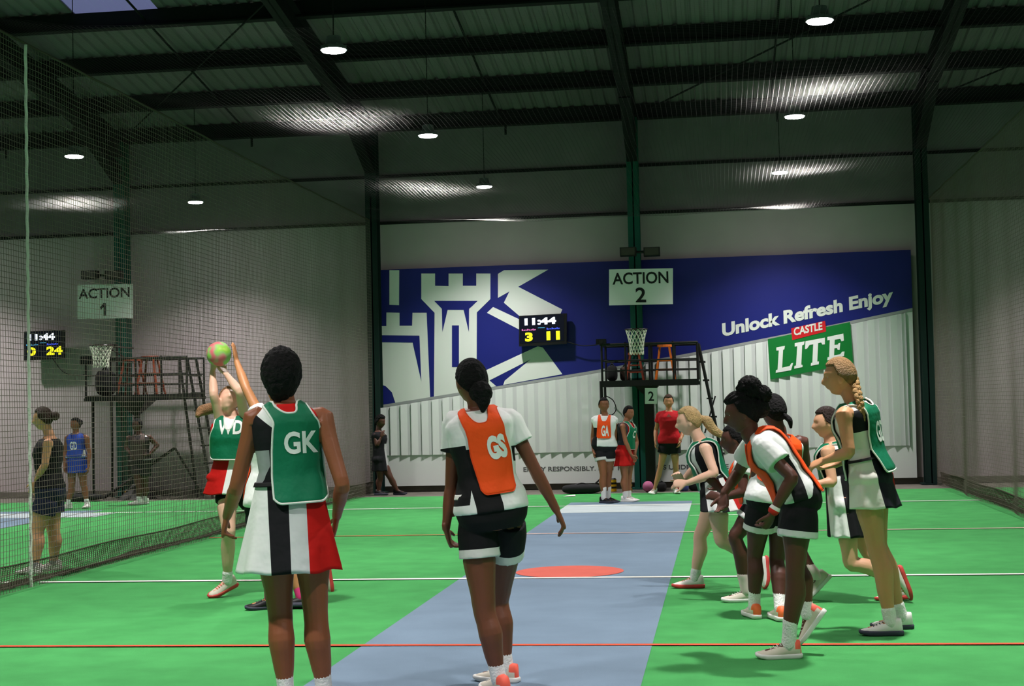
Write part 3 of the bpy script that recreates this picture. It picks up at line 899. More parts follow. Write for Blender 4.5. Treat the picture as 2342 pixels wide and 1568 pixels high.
_b = P(1482, 1110, 24.0); ball(V((_b.x, _b.y, .085)), .085, mat('dusty_pink_ball', (170, 90, 130), .6), 'dusty pink ball on the floor under the right platform')
def scrap(px, py, label, s=.05):
    p = PZ(px, py, 0); mb = MB(); mb.add([(p.x - s, p.y - s, .009), (p.x + s, p.y - s * .4, .012), (p.x + s * .8, p.y + s * 1.4, .02), (p.x - s * .5, p.y + s, .010)], [(0, 1, 2, 3)])
    mb.add([(p.x - s, p.y - s, .003), (p.x + s, p.y - s * .4, .004), (p.x + s * .8, p.y + s * 1.4, .012), (p.x - s * .5, p.y + s, .003)], [(3, 2, 1, 0)])
    tag(mb.build('paper_scrap', M_line), label, 'litter')
scrap(1303, 1135, 'white paper scrap on the turf left of the blue strip end', .09)
# ================================================================== PEOPLE
M_lip = mat('lip_tone', (150, 84, 76), .5)
M_eyew = mat('eye_white', (190, 184, 176), .5)
M_eyed = mat('eye_dark', (24, 16, 12), .3)
_B = [(-.16, .120, .080, .085), (-.05, .158, .095, .112), (.06, .172, .100, .116), (.18, .160, .100, .100), (.36, .126, .092, .078),
      (.52, .134, .100, .082), (.68, .150, .116, .090), (.80, .156, .106, .094), (.87, .150, .086, .086), (.92, .118, .070, .072), (.96, .084, .058, .062), (1.0, .056, .052, .056)]
_BT = np.array(_B)
class Torso:
    """surface of a trunk between pelvis and neck joint, bent and twisted with the pose"""
    def __init__(s, J, k):
        s.k = k
        pe, ne = J['pelvis'], J['neck']
        s.hipax = (J['hipL'] - J['hipR']).normalized(); s.shax = (J['shL'] - J['shR']).normalized()
        up = (ne - pe).normalized()
        f0 = s.hipax.cross(up).normalized(); f1 = s.shax.cross(up).normalized()
        s.len = (ne - pe).length
        bend = J.get('bend', 0.0)
        c1 = pe + (J.get('uppelvis', V((0, 0, 1)))) * (s.len * .33)
        mid = (pe + ne) / 2 - (f0 + f1).normalized() * bend
        s.ts = np.linspace(-.3, 1.0, 66)
        pts = []
        up0 = (mid - pe).normalized()
        for t in s.ts:
            if t < 0: pts.append(pe + up0 * (t * s.len))
            else: pts.append(pe * ((1 - t) ** 2) + mid * (2 * t * (1 - t)) + ne * (t * t))
        s.c = pts
        s.fr = []
        for i, t in enumerate(s.ts):
            tg = (pts[min(i + 1, 65)] - pts[max(i - 1, 0)]).normalized()
            w = max(0, min(1, (t - .1) / .7)); l = s.hipax.lerp(s.shax, w)
            l = (l - tg * l.dot(tg)).normalized()
            s.fr.append((l, l.cross(tg), tg))
        s.C = np.array([tuple(p) for p in pts]); s.L = np.array([tuple(f[0]) for f in s.fr]); s.F = np.array([tuple(f[1]) for f in s.fr])
        s.front = s.fr[50][1]; s.up = s.fr[50][2]; s.left = s.fr[50][0]
    def at(s, t):
        x = (t + .3) / 1.3 * 65; i = int(max(0, min(64, math.floor(x)))); w = x - i
        return (s.c[i].lerp(s.c[i + 1], w), s.fr[i][0].lerp(s.fr[i + 1][0], w).normalized(), s.fr[i][1].lerp(s.fr[i + 1][1], w).normalized())
    def dims(s, t):
        t = max(-.16, min(1, t))
        return [float(np.interp(t, _BT[:, 0], _BT[:, j])) * s.k for j in (1, 2, 3)]
    def pt(s, u, t, off=0.0, sx=1.0, sy=1.0):
        c, l, f = s.at(t); a, bf, bb = s.dims(t)
        cu, su = math.cos(u), math.sin(u)
        ex = .86
        x = (abs(cu) ** ex) * (1 if cu >= 0 else -1) * (a * sx + off)
        y = (abs(su) ** ex) * (1 if su >= 0 else -1) * ((bf if su >= 0 else bb) * sy + off)
        return c + l * x + f * y
    def coords(s, co):
        """garment coordinates of points: x (m to the wearer's left), y (m forward), t (0 hips .. 1 neck)"""
        d = ((co[:, None, :] - s.C[None, :, :]) ** 2).sum(2); i = d.argmin(1)
        rel = co - s.C[i]
        x = (rel * s.L[i]).sum(1) / s.k; y = (rel * s.F[i]).sum(1) / s.k
        t = s.ts[i]
        tt = t + (rel * np.array([tuple(f[2]) for f in s.fr])[i]).sum(1) / s.len
        return np.stack([x, y, tt], 1)
    def loft(s, t0, t1, off, n=32, rows=24, sx=1.0, sy=1.0, wob=0.0):
        rings = []
        for j in range(rows + 1):
            t = t0 + (t1 - t0) * j / rows
            rings.append([s.pt(2 * PI * i / n, t, off + (wob * math.sin(3 * 2 * PI * i / n + j) if wob else 0), sx, sy) for i in range(n)])
        return ring_solid(rings)
def ring_solid(rings):
    n = len(rings[0]); v = [p for r in rings for p in r]; f = []
    for j in range(len(rings) - 1):
        for i in range(n): f.append((j * n + i, j * n + (i + 1) % n, (j + 1) * n + (i + 1) % n, (j + 1) * n + i))
    f.append(tuple(range(n - 1, -1, -1))); m = (len(rings) - 1) * n; f.append(tuple(m + i for i in range(n)))
    return v, f

def afro_fn(D):
    x, y, z = D[:, 0], D[:, 1], D[:, 2]
    low = np.clip(-z, 0, 1)
    rs = np.random.RandomState(5); ph = rs.randn(14, 3) * 16
    n = 1 + .012 * sum(np.sin(D @ p + i) for i, p in enumerate(ph)) / 2
    X = .099 * x * (1 - .36 * low ** 1.4); Y = (.116 * y - .012) * (1 - .22 * low ** 2); Z = np.where(z > 0, .128 * z, .150 * z)
    fm = np.clip((y - .15) / .25, 0, 1) * np.clip((.55 - z) / .2, 0, 1)
    s = n * (1 - .50 * fm)
    return np.stack([X * s, Y * s, Z * s], 1)
def head_fn(grow=0.0, hair=None):
    def fn(D):
        x, y, z = D[:, 0], D[:, 1], D[:, 2]
        g = grow if hair is None else hair(D)
        X = (.073 + g) * x; Y = (.092 + g) * y; Z = (.110 + g) * z
        low = np.clip(-z, 0, 1)
        X = X * (1 - .30 * low ** 1.6)
        Y = np.where(y < 0, Y * (1 - .50 * low ** 1.3), Y * (1 + .02 * low))
        fr = (y > 0)
        nose = np.exp(-((X / .014) ** 2) - ((Z + .020) / .022) ** 2) * fr
        nose2 = np.exp(-((X / .017) ** 2) - ((Z + .034) / .010) ** 2) * fr
        if hair is None:
            Y = Y + .023 * nose + .013 * nose2
            Y = Y + .006 * np.exp(-((Z - .026) / .012) ** 2 - (X / .045) ** 2) * fr
            Y = Y - .010 * np.exp(-((np.abs(X) - .030) / .015) ** 2 - ((Z - .004) / .012) ** 2) * fr
            Y = Y + .010 * np.exp(-(X / .024) ** 2 - ((Z + .060) / .011) ** 2) * fr
            Y = Y - .004 * np.exp(-(X / .02) ** 2 - ((Z + .078) / .008) ** 2) * fr
            Y = Y + .013 * np.exp(-(X / .024) ** 2 - ((Z + .097) / .016) ** 2) * fr
        return np.stack([X, Y, Z], 1)
    return fn

def frame(f, u):
    f = V(f).normalized(); l = V(u).cross(f).normalized(); u = f.cross(l).normalized()
    return Matrix((l, f, u)), l, f, u

ARM = [(-.0, .046), (.10, .049), (.35, .041), (.70, .037), (1.0, .034), (1.2, .036), (1.45, .034), (1.75, .026), (2.0, .0225)]
LEG = [(0, .086), (.18, .088), (.45, .076), (.80, .058), (1.0, .052), (1.14, .051), (1.34, .056), (1.60, .046), (1.85, .034), (2.0, .033)]
def limb(a, b, c, table, k, back=None, amp=0.0):
    pts, rr = [], []
    for t, r in table:
        p = a.lerp(b, t) if t <= 1 else b.lerp(c, t - 1)
        if back is not None:
            p = p + back * (amp * math.exp(-((t - 1.36) / .22) ** 2)) - back * (amp * .5 * math.exp(-((t - .4) / .3) ** 2))
        pts.append(p); rr.append(r * k)
    return pts, rr

def hand_parts(wr, tip, palm_n, thumb_d, k, curl=.35, spread=.0):
    d = (tip - wr).normalized(); s = (thumb_d - d * thumb_d.dot(d)).normalized()
    n = d.cross(s)
    if n.dot(palm_n) < 0: n = -n
    parts = [tube([wr - d * .02 * k, wr + d * .02 * k, wr + d * .05 * k, wr + d * .085 * k], [(.020 * k, .018 * k), (.030 * k, .016 * k), (.038 * k, .015 * k), (.037 * k, .012 * k)], 12, 3, ref=s)]
    L = (.064, .074, .069, .054)
    for i in range(4):
        off = (.0285 - .019 * i) * k
        p = wr + d * (.086 - .004 * abs(i - 1)) * k + s * off
        dd = (d + s * (spread * (1.5 - i) * .12)).normalized(); pts = [p - dd * .02 * k, p]; q = p
        for j, fr in enumerate((.45, .31, .24)):
            c = curl * (1.0 + .18 * i)
            dd = (dd * math.cos(c) + n * math.sin(c)).normalized() if j or curl > .2 else dd
            q = q + dd * L[i] * fr * k; pts.append(q)
        parts.append(tube(pts, [.0088 * k, .0088 * k, .0082 * k, .0076 * k, .0062 * k], 8, 2))
    b = wr + d * .028 * k + s * .022 * k
    t1 = (s * .72 + d * .62 + n * .25).normalized(); t2 = (s * .35 + d * .85 + n * .35).normalized()
    parts.append(tube([b - t1 * .012 * k, b + t1 * .022 * k, b + t1 * .04 * k + t2 * .012 * k, b + t1 * .04 * k + t2 * .036 * k], [.013 * k, .0115 * k, .010 * k, .0075 * k], 8, 2))
    return parts

def shoe_parts(an, toe, up, k):
    """returns upper and sole solids; local y forward, z up, sole bottom z=-.078 below the ankle"""
    T = (toe - an).normalized(); u = V(up)
    r = T.cross(u)
    if r.length < 1e-3: r = T.cross(V((1, 0, 0)))
    r = r.normalized(); u2 = r.cross(T).normalized()
    ang = math.atan2(.060, .165)             # the toe tip lies lower than the ankle
    f = (T * math.cos(ang) + u2 * math.sin(ang)).normalized(); z = r.cross(f).normalized()
    if z.dot(u2) < 0: z = -z
    def L(x, y, zz): return an + (r * x + f * y + z * (zz - .078)) * k
    st = [(-.068, .014, .048), (-.060, .030, .098), (-.030, .036, .100), (.005, .038, .092), (.040, .040, .074), (.080, .045, .058), (.120, .046, .047), (.155, .038, .039), (.176, .020, .030)]
    rings = []
    for y, w, h in st:
        ring = []
        for i in range(16):
            a = 2 * PI * i / 16; c, s_ = math.cos(a), math.sin(a)
            xx = w * math.copysign(abs(c) ** .7, c); zz = .012 + (h - .012) * (.5 + .5 * math.copysign(abs(s_) ** .75, s_))
            xx *= 1 - .35 * max(0, (zz / h) - .4) / .6 if y > 0 else 1 - .12 * max(0, (zz / h) - .4)
            ring.append(L(xx, y, zz))
        rings.append(ring)
    upper = ring_solid(rings)
    ol = [(-.072, .022), (-.058, .034), (-.02, .037), (.03, .037), (.08, .046), (.125, .047), (.160, .036), (.182, .014)]
    out = [(w, y) for y, w in ol] + [(-w, y) for y, w in reversed(ol)]
    rings = []
    for zz, sc_ in ((.0, .94), (.006, 1.03), (.022, 1.04), (.028, .98)):
        rings.append([L(x * sc_, .05 + (y - .05) * (1.0 + (sc_ - 1) * .5), zz + (.010 * max(0, (y - .12) / .06) if zz < .02 else 0.004 * max(0, (y - .12) / .06))) for x, y in out])
    sole = ring_solid(rings)
    return upper, sole, L

def make_person(S):
    k = S.get('k', 1.0); fat = S.get('fat', 1.0); Y0 = S['Y']; vx = S.get('voxel', .007)
    J = {}
    for n, v in S['j'].items():
        if len(v) == 2 and v[1] == 'flat': continue
        J[n] = P(v[0], v[1], Y0 + (v[2] if len(v) > 2 else 0))
    for sd in 'LR':                                     # feet
        spec = S['feet'][sd]                            # (ankle px, toe, mode)
        a, t, mode = spec[:3]
        if mode == 'flat':
            A = PZ(a[0], a[1], .080 * k) if a[2:] == () else V((P(a[0], a[1], Y0 + a[2]).x, Y0 + a[2], .080 * k))
            d = V((t[0], t[1], 0)).normalized()
            J['an' + sd] = A; J['toe' + sd] = A + (d * .165 - V((0, 0, .060))) * k
        elif mode == 'tip':                             # toes on the ground, heel up; ankle px + depth, dir xy
            A = P(a[0], a[1], Y0 + a[2]); d = V((t[0], t[1], 0)).normalized()
            J['an' + sd] = A; Lx = .176 * k; dz = A.z - .012 * k
            dz = min(dz, Lx * .96); J['toe' + sd] = A + d * math.sqrt(Lx * Lx - dz * dz) - V((0, 0, dz))
        else:
            J['an' + sd] = P(a[0], a[1], Y0 + a[2]); J['toe' + sd] = P(t[0], t[1], Y0 + t[2])
    J['bend'] = S.get('bend', 0.0)
    base = V((J['pelvis'].x, J['pelvis'].y, 0))
    root = empty('person', base, S['label'], 'person', S.get('group'))
    T = Torso(J, k * fat)
    if S.get('debug'):
        for a, b in (('neck', 'pelvis'), ('shL', 'shR'), ('shL', 'elL'), ('elL', 'wrL'), ('shR', 'elR'), ('elR', 'wrR'), ('hipL', 'knL'), ('knL', 'anL'), ('hipR', 'knR'), ('knR', 'anR'), ('neck', 'head')):
            print('   %s-%s %.2f' % (a, b, (J[a] - J[b]).length), end='')
        print('  z anL %.2f anR %.2f' % (J['anL'].z, J['anR'].z), S['label'][:30])
    # ---------------- body
    MH, hl, hf, hu = frame(S['face'], S.get('headup', (0, 0, 1)))
    H = J['head']; hk = k * .985
    parts = [T.loft(-.15, .985, 0.0)]
    base_h = H - hu * .05 * hk - hf * .022 * hk
    ne = J['neck']
    parts.append(tube([ne - T.up * .06 * k, ne + T.up * .01, ne.lerp(base_h, .55), base_h + hu * .02], [(.060 * k, .052 * k), (.050 * k, .050 * k), (.045 * k, .047 * k), (.046 * k, .048 * k)], 16, 4, ref=T.left))
    hv = sphere(H, 1, 1, 1, M=Matrix([hk * MH[0], hk * MH[1], hk * MH[2]]), nu=48, nv=36, fn=head_fn())
    parts.append(hv)
    for sg in (-1, 1):
        c = H + (hl * (sg * .072) - hf * .006 - hu * .012) * hk
        parts.append(sphere(c, .010 * hk, .018 * hk, .031 * hk, M=MH, nu=10, nv=8))
    for sd, sg in (('L', 1), ('R', -1)):
        sh, el, wr = J['sh' + sd], J['el' + sd], J['wr' + sd]
        c, l, f = T.at(.80); root_pt = c + l * (sg * .085 * k)
        ap, ar = limb(sh, el, wr, ARM, k * S.get('armk', 1.0))
        parts.append(tube([root_pt] + ap, [.055 * k] + ar, 14, 3))
        tip = J.get('tip' + sd) or (wr + (wr - el).normalized() * .17)
        h = S.get('hand' + sd, {})
        pn = V(h['palm']) if 'palm' in h else -l * sg
        th = V(h['thumb']) if 'thumb' in h else f
        parts += hand_parts(wr, tip, pn, th, k * .98, h.get('curl', .38), h.get('spread', .3))
        hp, kn, an = J['hip' + sd], J['kn' + sd], J['an' + sd]
        tw = (J['toe' + sd] - an).normalized(); ax = (an - kn).normalized()
        bk = -(tw - ax * tw.dot(ax))
        thd = (kn - hp).normalized(); bend = (ax - thd * ax.dot(thd))
        if bend.length > .3: bk = (bend - ax * bend.dot(ax))
        bk = bk.normalized()
        lp, lr = limb(hp, kn, an, LEG, k * fat * S.get('legk', 1.0), bk, .016 * k)
        parts.append(tube(lp, lr, 16, 3))
        parts.append(tube([an, an + (tw * .06 - ax * -.02) * k, an + tw * .13 * k], [.030 * k, .028 * k, .018 * k], 8, 2))
    me = fuse(parts, vx, 1, 'body')
    # skin lies a little deeper where cloth covers it
    co = np.empty(len(me.vertices) * 3, 'f'); me.vertices.foreach_get('co', co); co = co.reshape(-1, 3).astype('d')
    q = T.coords(co); aa = np.interp(q[:, 2], _BT[:, 0], _BT[:, 1]) + .014; bb_ = np.where(q[:, 1] > 0, np.interp(q[:, 2], _BT[:, 0], _BT[:, 2]), np.interp(q[:, 2], _BT[:, 0], _BT[:, 3])) + .02
    m = (np.abs(q[:, 0]) < aa * fat) & (np.abs(q[:, 1]) < bb_ * fat) & (q[:, 2] < S.get('topcover', .80)) & (q[:, 2] > -.25)
    amt = np.where(q[:, 2] < .25, .020, .012) * k
    i_ = ((co[:, None, :] - T.C[None, :, :]) ** 2).sum(2).argmin(1); rel = co - T.C[i_]; dn = np.linalg.norm(rel, axis=1)[:, None] + 1e-6
    co = np.where(m[:, None], co - rel / dn * np.minimum(amt[:, None], dn * .4), co)
    for sd in 'LR':
        a_, b_ = np.array(J['hip' + sd]), np.array(J['kn' + sd]); d_ = b_ - a_; t_ = ((co - a_) @ d_) / (d_ @ d_)
        ax_ = a_ + t_[:, None] * d_; rl = co - ax_; ds = np.linalg.norm(rl, axis=1)
        m = (t_ > -.25) & (t_ < S.get('cover', .42)) & (ds < .115 * k * fat) & (ds > .02)
        w_ = np.clip((S.get('cover', .42) - t_) / .06, 0, 1)
        co = np.where(m[:, None], co - rl / (ds[:, None] + 1e-6) * (.014 * k * w_)[:, None], co)
    me.vertices.foreach_set('co', co.astype('f').ravel())
    skin = mat('skin_' + S['skinname'], S['skin'], .48, bump=.08, bscale=35, spec=.35, vary=.05, vscale=6)
    brow = mat('brow_' + S['hairname'], S['haircol'], .7)
    Hn = np.array(H); R3 = np.array([tuple(hl), tuple(hf), tuple(hu)])
    def fidx(c):
        q = (c - Hn) @ R3.T / hk
        out = np.zeros(len(c), int)
        lips = (np.abs(q[:, 0]) < .024) & (np.abs(q[:, 2] + .060) < .009) & (q[:, 1] > .07)
        br = (np.abs(np.abs(q[:, 0]) - .031) < .018) & (np.abs(q[:, 2] - .026 + .12 * np.abs(np.abs(q[:, 0]) - .031)) < .0045) & (q[:, 1] > .055)
        out[lips] = 1; out[br] = 2
        return out
    lipm = mat('lips_' + S['skinname'], tuple(min(255, int(a * b)) for a, b in zip(S['skin'], (.92, .66, .66))), .45)
    mesh_obj('body', me, [skin, lipm, brow], root, idx=fidx)
    for sg in (-1, 1):
        c = H + (hl * (sg * .030) + hf * .0680 + hu * .004) * hk
        v, f = sphere(c, .0115 * hk, .0085 * hk, .0060 * hk, M=MH, nu=12, nv=8)
        fm = [1 if abs(((sum((v[i] for i in g), V()) / len(g)) - c).dot(hl)) < .0055 * hk else 0 for g in f]
        obj('eye', v, f, [M_eyew, M_eyed], root, True, fm=fm)
    ctx = dict(J=J, T=T, k=k, root=root, H=H, MH=MH, hl=hl, hf=hf, hu=hu, hk=hk, S=S, vx=vx)
    make_hair(ctx)
    for g in S['wear']: g(ctx)
    # ---------------- socks and shoes
    for sd in 'LR':
        an, kn, toe = J['an' + sd], J['kn' + sd], J['toe' + sd]
        F = S['shoe'][sd] if isinstance(S['shoe'], dict) else S['shoe']
        up = (kn - an).normalized()
        U, SO, L = shoe_parts(an, toe, up, k)
        o = obj('shoe', *U, [F[0]] + ([F[2]] if len(F) > 2 else []), root, True,
                fm=None if len(F) < 3 else [1 if (sum((U[0][i] for i in g), V()) / len(g) - an).dot((toe - an).normalized()) < -.035 * k else 0 for g in U[1]])
        obj('sole', *SO, F[1], o, True)
        mb = MB()
        for q in range(4):
            y = .045 + q * .018; zt = .075 - q * .007
            mb.bar(L(-.020, y, zt), L(.020, y, zt), .003 * k, 5)
        mb.build('laces', F[1], o)
        sk = F[3] if len(F) > 3 else S.get('sock')
        if sk:
            m_, hgt = sk
            v, f = tube([an - up * .01, an + up * hgt * .5, an + up * hgt], [.041 * k, .0395 * k, .0405 * k + .04 * max(0, hgt - .06) * k], 16, 3)
            obj('sock', v, f, m_, root, True)
    return ctx

# ---------------------------------------------------------------- hair
def make_hair(c):
    S = c['S']; st = S['hair']; hk = c['hk']; H, MH, hl, hf, hu = c['H'], c['MH'], c['hl'], c['hf'], c['hu']
    m = mat('hair_' + S['hairname'], S['haircol'], S.get('hairrough', .55), bump=.9, bscale=S.get('hairbump', 90), vary=.25, vscale=30, spec=.25)
    thick = {'afro': .030, 'tight': .009, 'smooth': .013, 'full': .020}[st]
    rs = np.random.RandomState(3)
    ph = rs.rand(6, 3) * 40
    def hair(D):
        x, y, z = D[:, 0], D[:, 1], D[:, 2]
        line = np.where(y > 0, .62 * np.abs(y) ** .8 - .05, .62 * y * 1.1 - .05)        # hairline height for each bearing
        side = np.clip((y - .05) / .3, 0, 1)
        line = np.where(y > .0, np.maximum(line, -.25 + 1.0 * side * .85), line)
        if st == 'afro': line = np.where(y < .1, np.minimum(line - .10, 1.0 * y + .02), line)
        e = np.clip((z - line) / (.30 if st == 'afro' else .10) + .5, 0, 1)
        g = thick * e - .012 * (1 - e)
        if st == 'afro':
            n = sum(np.sin(D @ p) for p in ph) / 6
            g = g + .006 * n * e + .008 * e * np.clip(-y, 0, 1)
        elif st == 'full':
            g = g + .004 * e * np.sin(x * 30)
        return g
    v, f = sphere(H, 1, 1, 1, M=Matrix([hk * MH[0], hk * MH[1], hk * MH[2]]), nu=80, nv=56, fn=afro_fn if st == 'afro' else head_fn(hair=hair))
    obj('hair', v, f, m, c['root'], True)
    for kind, data in S.get('tails', []):
        Lc = lambda p: H + (hl * p[0] + hf * p[1] + hu * p[2]) * hk
        if kind in ('bun', 'puff'):
            p, r = data
            ph2 = rs.rand(8, 3) * (26 if kind == 'puff' else 14)
            def fn(D, r=r, ph2=ph2): return D * (r * (1 + (.16 if kind == 'puff' else .06) * sum(np.sin(D @ q) for q in ph2)[:, None] / 4))
            v, f = sphere(Lc(p), 1, 1, 1, nu=40, nv=28, fn=fn); obj('hair_' + ('puff' if kind == 'puff' else 'bun'), v, f, m, c['root'], True)
        elif kind == 'tail':
            pts, rr = data
            pts = [Lc(p) if len(p) == 3 else P(p[0], p[1], H.y + 0) for p in pts]
            v, f = tube(pts, [r * hk for r in rr], 12, 5); obj('ponytail', v, f, m, c['root'], True)
        elif kind == 'braid':
            pts, r = data
            pp, _ = catmull([P(a, b, H.y + dy) for a, b, dy in pts], [1] * len(pts), 6)
            parts = []
            for i, p in enumerate(pp):
                t = (pp[min(i + 1, len(pp) - 1)] - pp[max(i - 1, 0)]).normalized(); sd = t.cross(V((0, -1, 0))).normalized()
                rr = r * (1 - .45 * i / len(pp)) * hk
                o = sd * (rr * .5 * (1 if i % 2 else -1))
                fr = Matrix((sd, t.cross(sd), t))
                parts.append(sphere(p + o, rr * .85, rr * .8, rr * 1.15, M=fr, nu=12, nv=8))
            mb = MB()
            for v, f in parts: mb.add(v, f)
            me_o = mb.build('braid', mat('hair_braid_gold', (170, 134, 84), .6, bump=.9, bscale=120, vary=.3, vscale=40), c['root'], True)

# ---------------------------------------------------------------- clothes
WHITE, BLACK, RED, GREENB, ORANGE = (236, 238, 236), (24, 24, 27), (196, 24, 22), (10, 118, 82), (250, 88, 26)
M_bibg = mat('green_bib_fabric', (10, 112, 78), .6, bump=.35, bscale=16, vary=.10, vscale=5, spec=.25)
M_bibo = mat('orange_bib_fabric', (250, 84, 26), .65, bump=.35, bscale=16, vary=.05, vscale=5, spec=.2)
M_trim = mat('white_bib_binding', (226, 232, 224), .7)
M_trimo = mat('orange_bib_binding', (236, 76, 26), .7)
M_let = mat('white_bib_lettering', (236, 240, 236), .6)
M_shoew = mat('white_shoe_leather', (234, 232, 228), .55, spec=.3)
M_shoeb = mat('beige_shoe_mesh', (214, 206, 190), .7)
M_shoek = mat('black_shoe', (20, 18, 22), .5)
M_coral = mat('coral_heel', (250, 104, 84), .5)
M_orh = mat('orange_heel', (240, 110, 60), .5)
M_sockw = mat('white_sock', (232, 232, 230), .9, bump=.4, bscale=90)
M_sockp = mat('pink_sock', (196, 50, 110), .9)
M_solew = mat('white_sole', (226, 226, 222), .6)
M_soled = mat('dark_sole', (60, 62, 78), .6)
M_soler = mat('red_sole', (206, 70, 66), .6)
_n = [0]
def zm(base, layers, nm):
    _n[0] += 1
    return zone_mat('%s_%d' % (nm, _n[0]), base, layers)

def shirt(base, layers, hem=-.02, sleeve=.42, off=.014, neck=.965, name='shirt', sx=1.05, sy=1.12, slr=1.28, collar=None):
    def go(c):
        T, J, k = c['T'], c['J'], c['k']
        parts = [T.loft(hem, neck, off, sx=sx, sy=sy, wob=.003)]
        if sleeve:
            for sd, sg in (('L', 1), ('R', -1)):
                sh, el = J['sh' + sd], J['el' + sd]
                cc, l, f = T.at(.80); rp = cc + l * (sg * .085 * k)
                d = (el - sh)
                parts.append(tube([rp, sh - d * .02, sh + d * sleeve * .5, sh + d * sleeve], [.064 * k, .062 * k, .056 * k * slr * .9, .052 * k * slr], 16, 4, caps=False))
                parts.append(tube([T.at(.93)[0] + l * (sg * .03 * k), sh + T.up * .012 * k], [.045 * k, .050 * k], 12, 3))
        me = fuse(parts, max(.006, c['vx']), 3, name)
        mesh_obj(name, me, zm(base, layers, name), c['root'], attr=T.coords)
        if collar: pass
    return go

def dress(base, layers, hem=-.62, flare=(.245, .17), neck=.955, off=.010, name='dress', hemc=None, folds=(7, .010), yaw=0.0, low=-.10):
    """sleeveless netball dress: bodice on the trunk, skirt hanging from the hips; layers in (x, y, t)"""
    def go(c):
        T, J, k = c['T'], c['J'], c['k']; n = 96
        pe = J['pelvis']; c0, l0, f0 = T.at(.30)
        lh = V((T.hipax.x, T.hipax.y, 0)).normalized(); fh = lh.cross(V((0, 0, 1)))
        upv = T.at(.3)[0] - T.at(.1)[0]
        hc = P(*hemc) if hemc else pe + V((0, 0, hem * T.len))
        rings = []; tcs = []
        rows = 26
        for j in range(rows + 1):
            w = j / rows                          # 0 = hem
            a0, bf0, bb0 = T.dims(.30)
            p = hc.lerp(c0, w)
            bow = math.sin(PI * w) * .0
            a1, b1 = flare[0] * k, flare[1] * k
            # widen over the hips, then flare
            ah, bfh, bbh = T.dims(.04)
            g = 1 - w
            A = (a0 + off) * (1 - g) ** 1.0 + a1 * g; A = max(A, (ah + off * 1.6) * math.exp(-((w - .55) / .38) ** 2) + 0)
            Bf = (bf0 + off) * (1 - g) + b1 * g; Bf = max(Bf, (bfh + off * 1.6) * math.exp(-((w - .55) / .38) ** 2))
            Bb = (bb0 + off) * (1 - g) + b1 * g; Bb = max(Bb, (bbh + off * 1.8) * math.exp(-((w - .55) / .38) ** 2))
            lw = lh.lerp(l0, w ** 2).normalized(); fw = fh.lerp(f0, w ** 2).normalized()
            ring = []
            for i in range(n):
                u = 2 * PI * i / n; cu, su = math.cos(u), math.sin(u)
                fo = folds[1] * g * k * math.sin(folds[0] * u + 1.0 + 1.2 * math.sin(2 * u)) * (0.3 + .7 * g)
                ring.append(p + lw * (cu * (A + fo)) + fw * (su * ((Bf if su > 0 else Bb) + fo)) + V((0, 0, .006 * k * g * math.sin(folds[0] * u))))
                tcs.append((cu * A / k, su * .15, .30 - (1 - w) * .9))
            rings.append(ring)
        for j in range(1, 23):
            t = .30 + (neck - .30) * j / 22
            ring = []
            a, _, _ = T.dims(t)
            for i in range(n):
                u = 2 * PI * i / n
                tt = t
                ring.append(T.pt(u, tt, off, 1.0, 1.04)); tcs.append((math.cos(u) * (a + off) / k, math.sin(u) * .15, t))
            rings.append(ring)
        v, f = ring_solid(rings)
        me = bpy.data.meshes.new(name); me.from_pydata([tuple(p) for p in v], [], f)
        mesh_obj(name, me, zm(base, layers, name), c['root'], attr=lambda co: np.array(tcs))
    return go

def belt(col, t=.34, off=.016, h=.035, name='belt'):
    def go(c):
        v, f = c['T'].loft(t - h, t + h, off, n=40, rows=4)
        obj(name, v, f, mat('belt_%02x%02x%02x' % col, col, .7), c['root'], True)
    return go

def shorts(base, hemcol=None, length=.52, off=.022, flare=1.35, band=.14, name='shorts', top=.24, legs='LR', under=False):
    def go(c):
        T, J, k = c['T'], c['J'], c['k'] * c['S'].get('fat', 1)
        parts = [] if under else [T.loft(-.14, top, off * .55, sx=1.02, sy=1.04)]
        segs = []
        for sd in legs:
            hp, kn = J['hip' + sd], J['kn' + sd]
            e = hp.lerp(kn, length)
            if under: parts.append(tube([hp.lerp(kn, .06), hp.lerp(kn, length * .6), e], [.074 * k, .086 * k, .086 * k], 20, 4, caps=False))
            else: parts.append(tube([hp, hp.lerp(kn, length * .35), hp.lerp(kn, length * .8), e], [.092 * k, (.094 * k) + off * .4, .076 * k * flare, .076 * k * flare * 1.02], 20, 4, caps=False))
            segs.append((np.array(hp), np.array(kn)))
        me = fuse(parts, max(.006, c['vx']), 3, name)
        def attr(co):
            best = None; bd = None
            for a, b in segs:
                d = b - a; L = (d ** 2).sum(); t = ((co - a) @ d) / L
                dist = np.sqrt(((co - a - t[:, None] * d) ** 2).sum(1))
                if best is None: best, bd = t, dist
                else:
                    mkk = dist < bd; best = np.where(mkk, t, best); bd = np.minimum(bd, dist)
            return np.stack([best, bd, best], 1)
        lay = [(hemcol, [(1, 0, 0, -(length - band))])] if hemcol else []
        mesh_obj(name, me, zm(base, lay, name), c['root'], attr=attr)
    return go

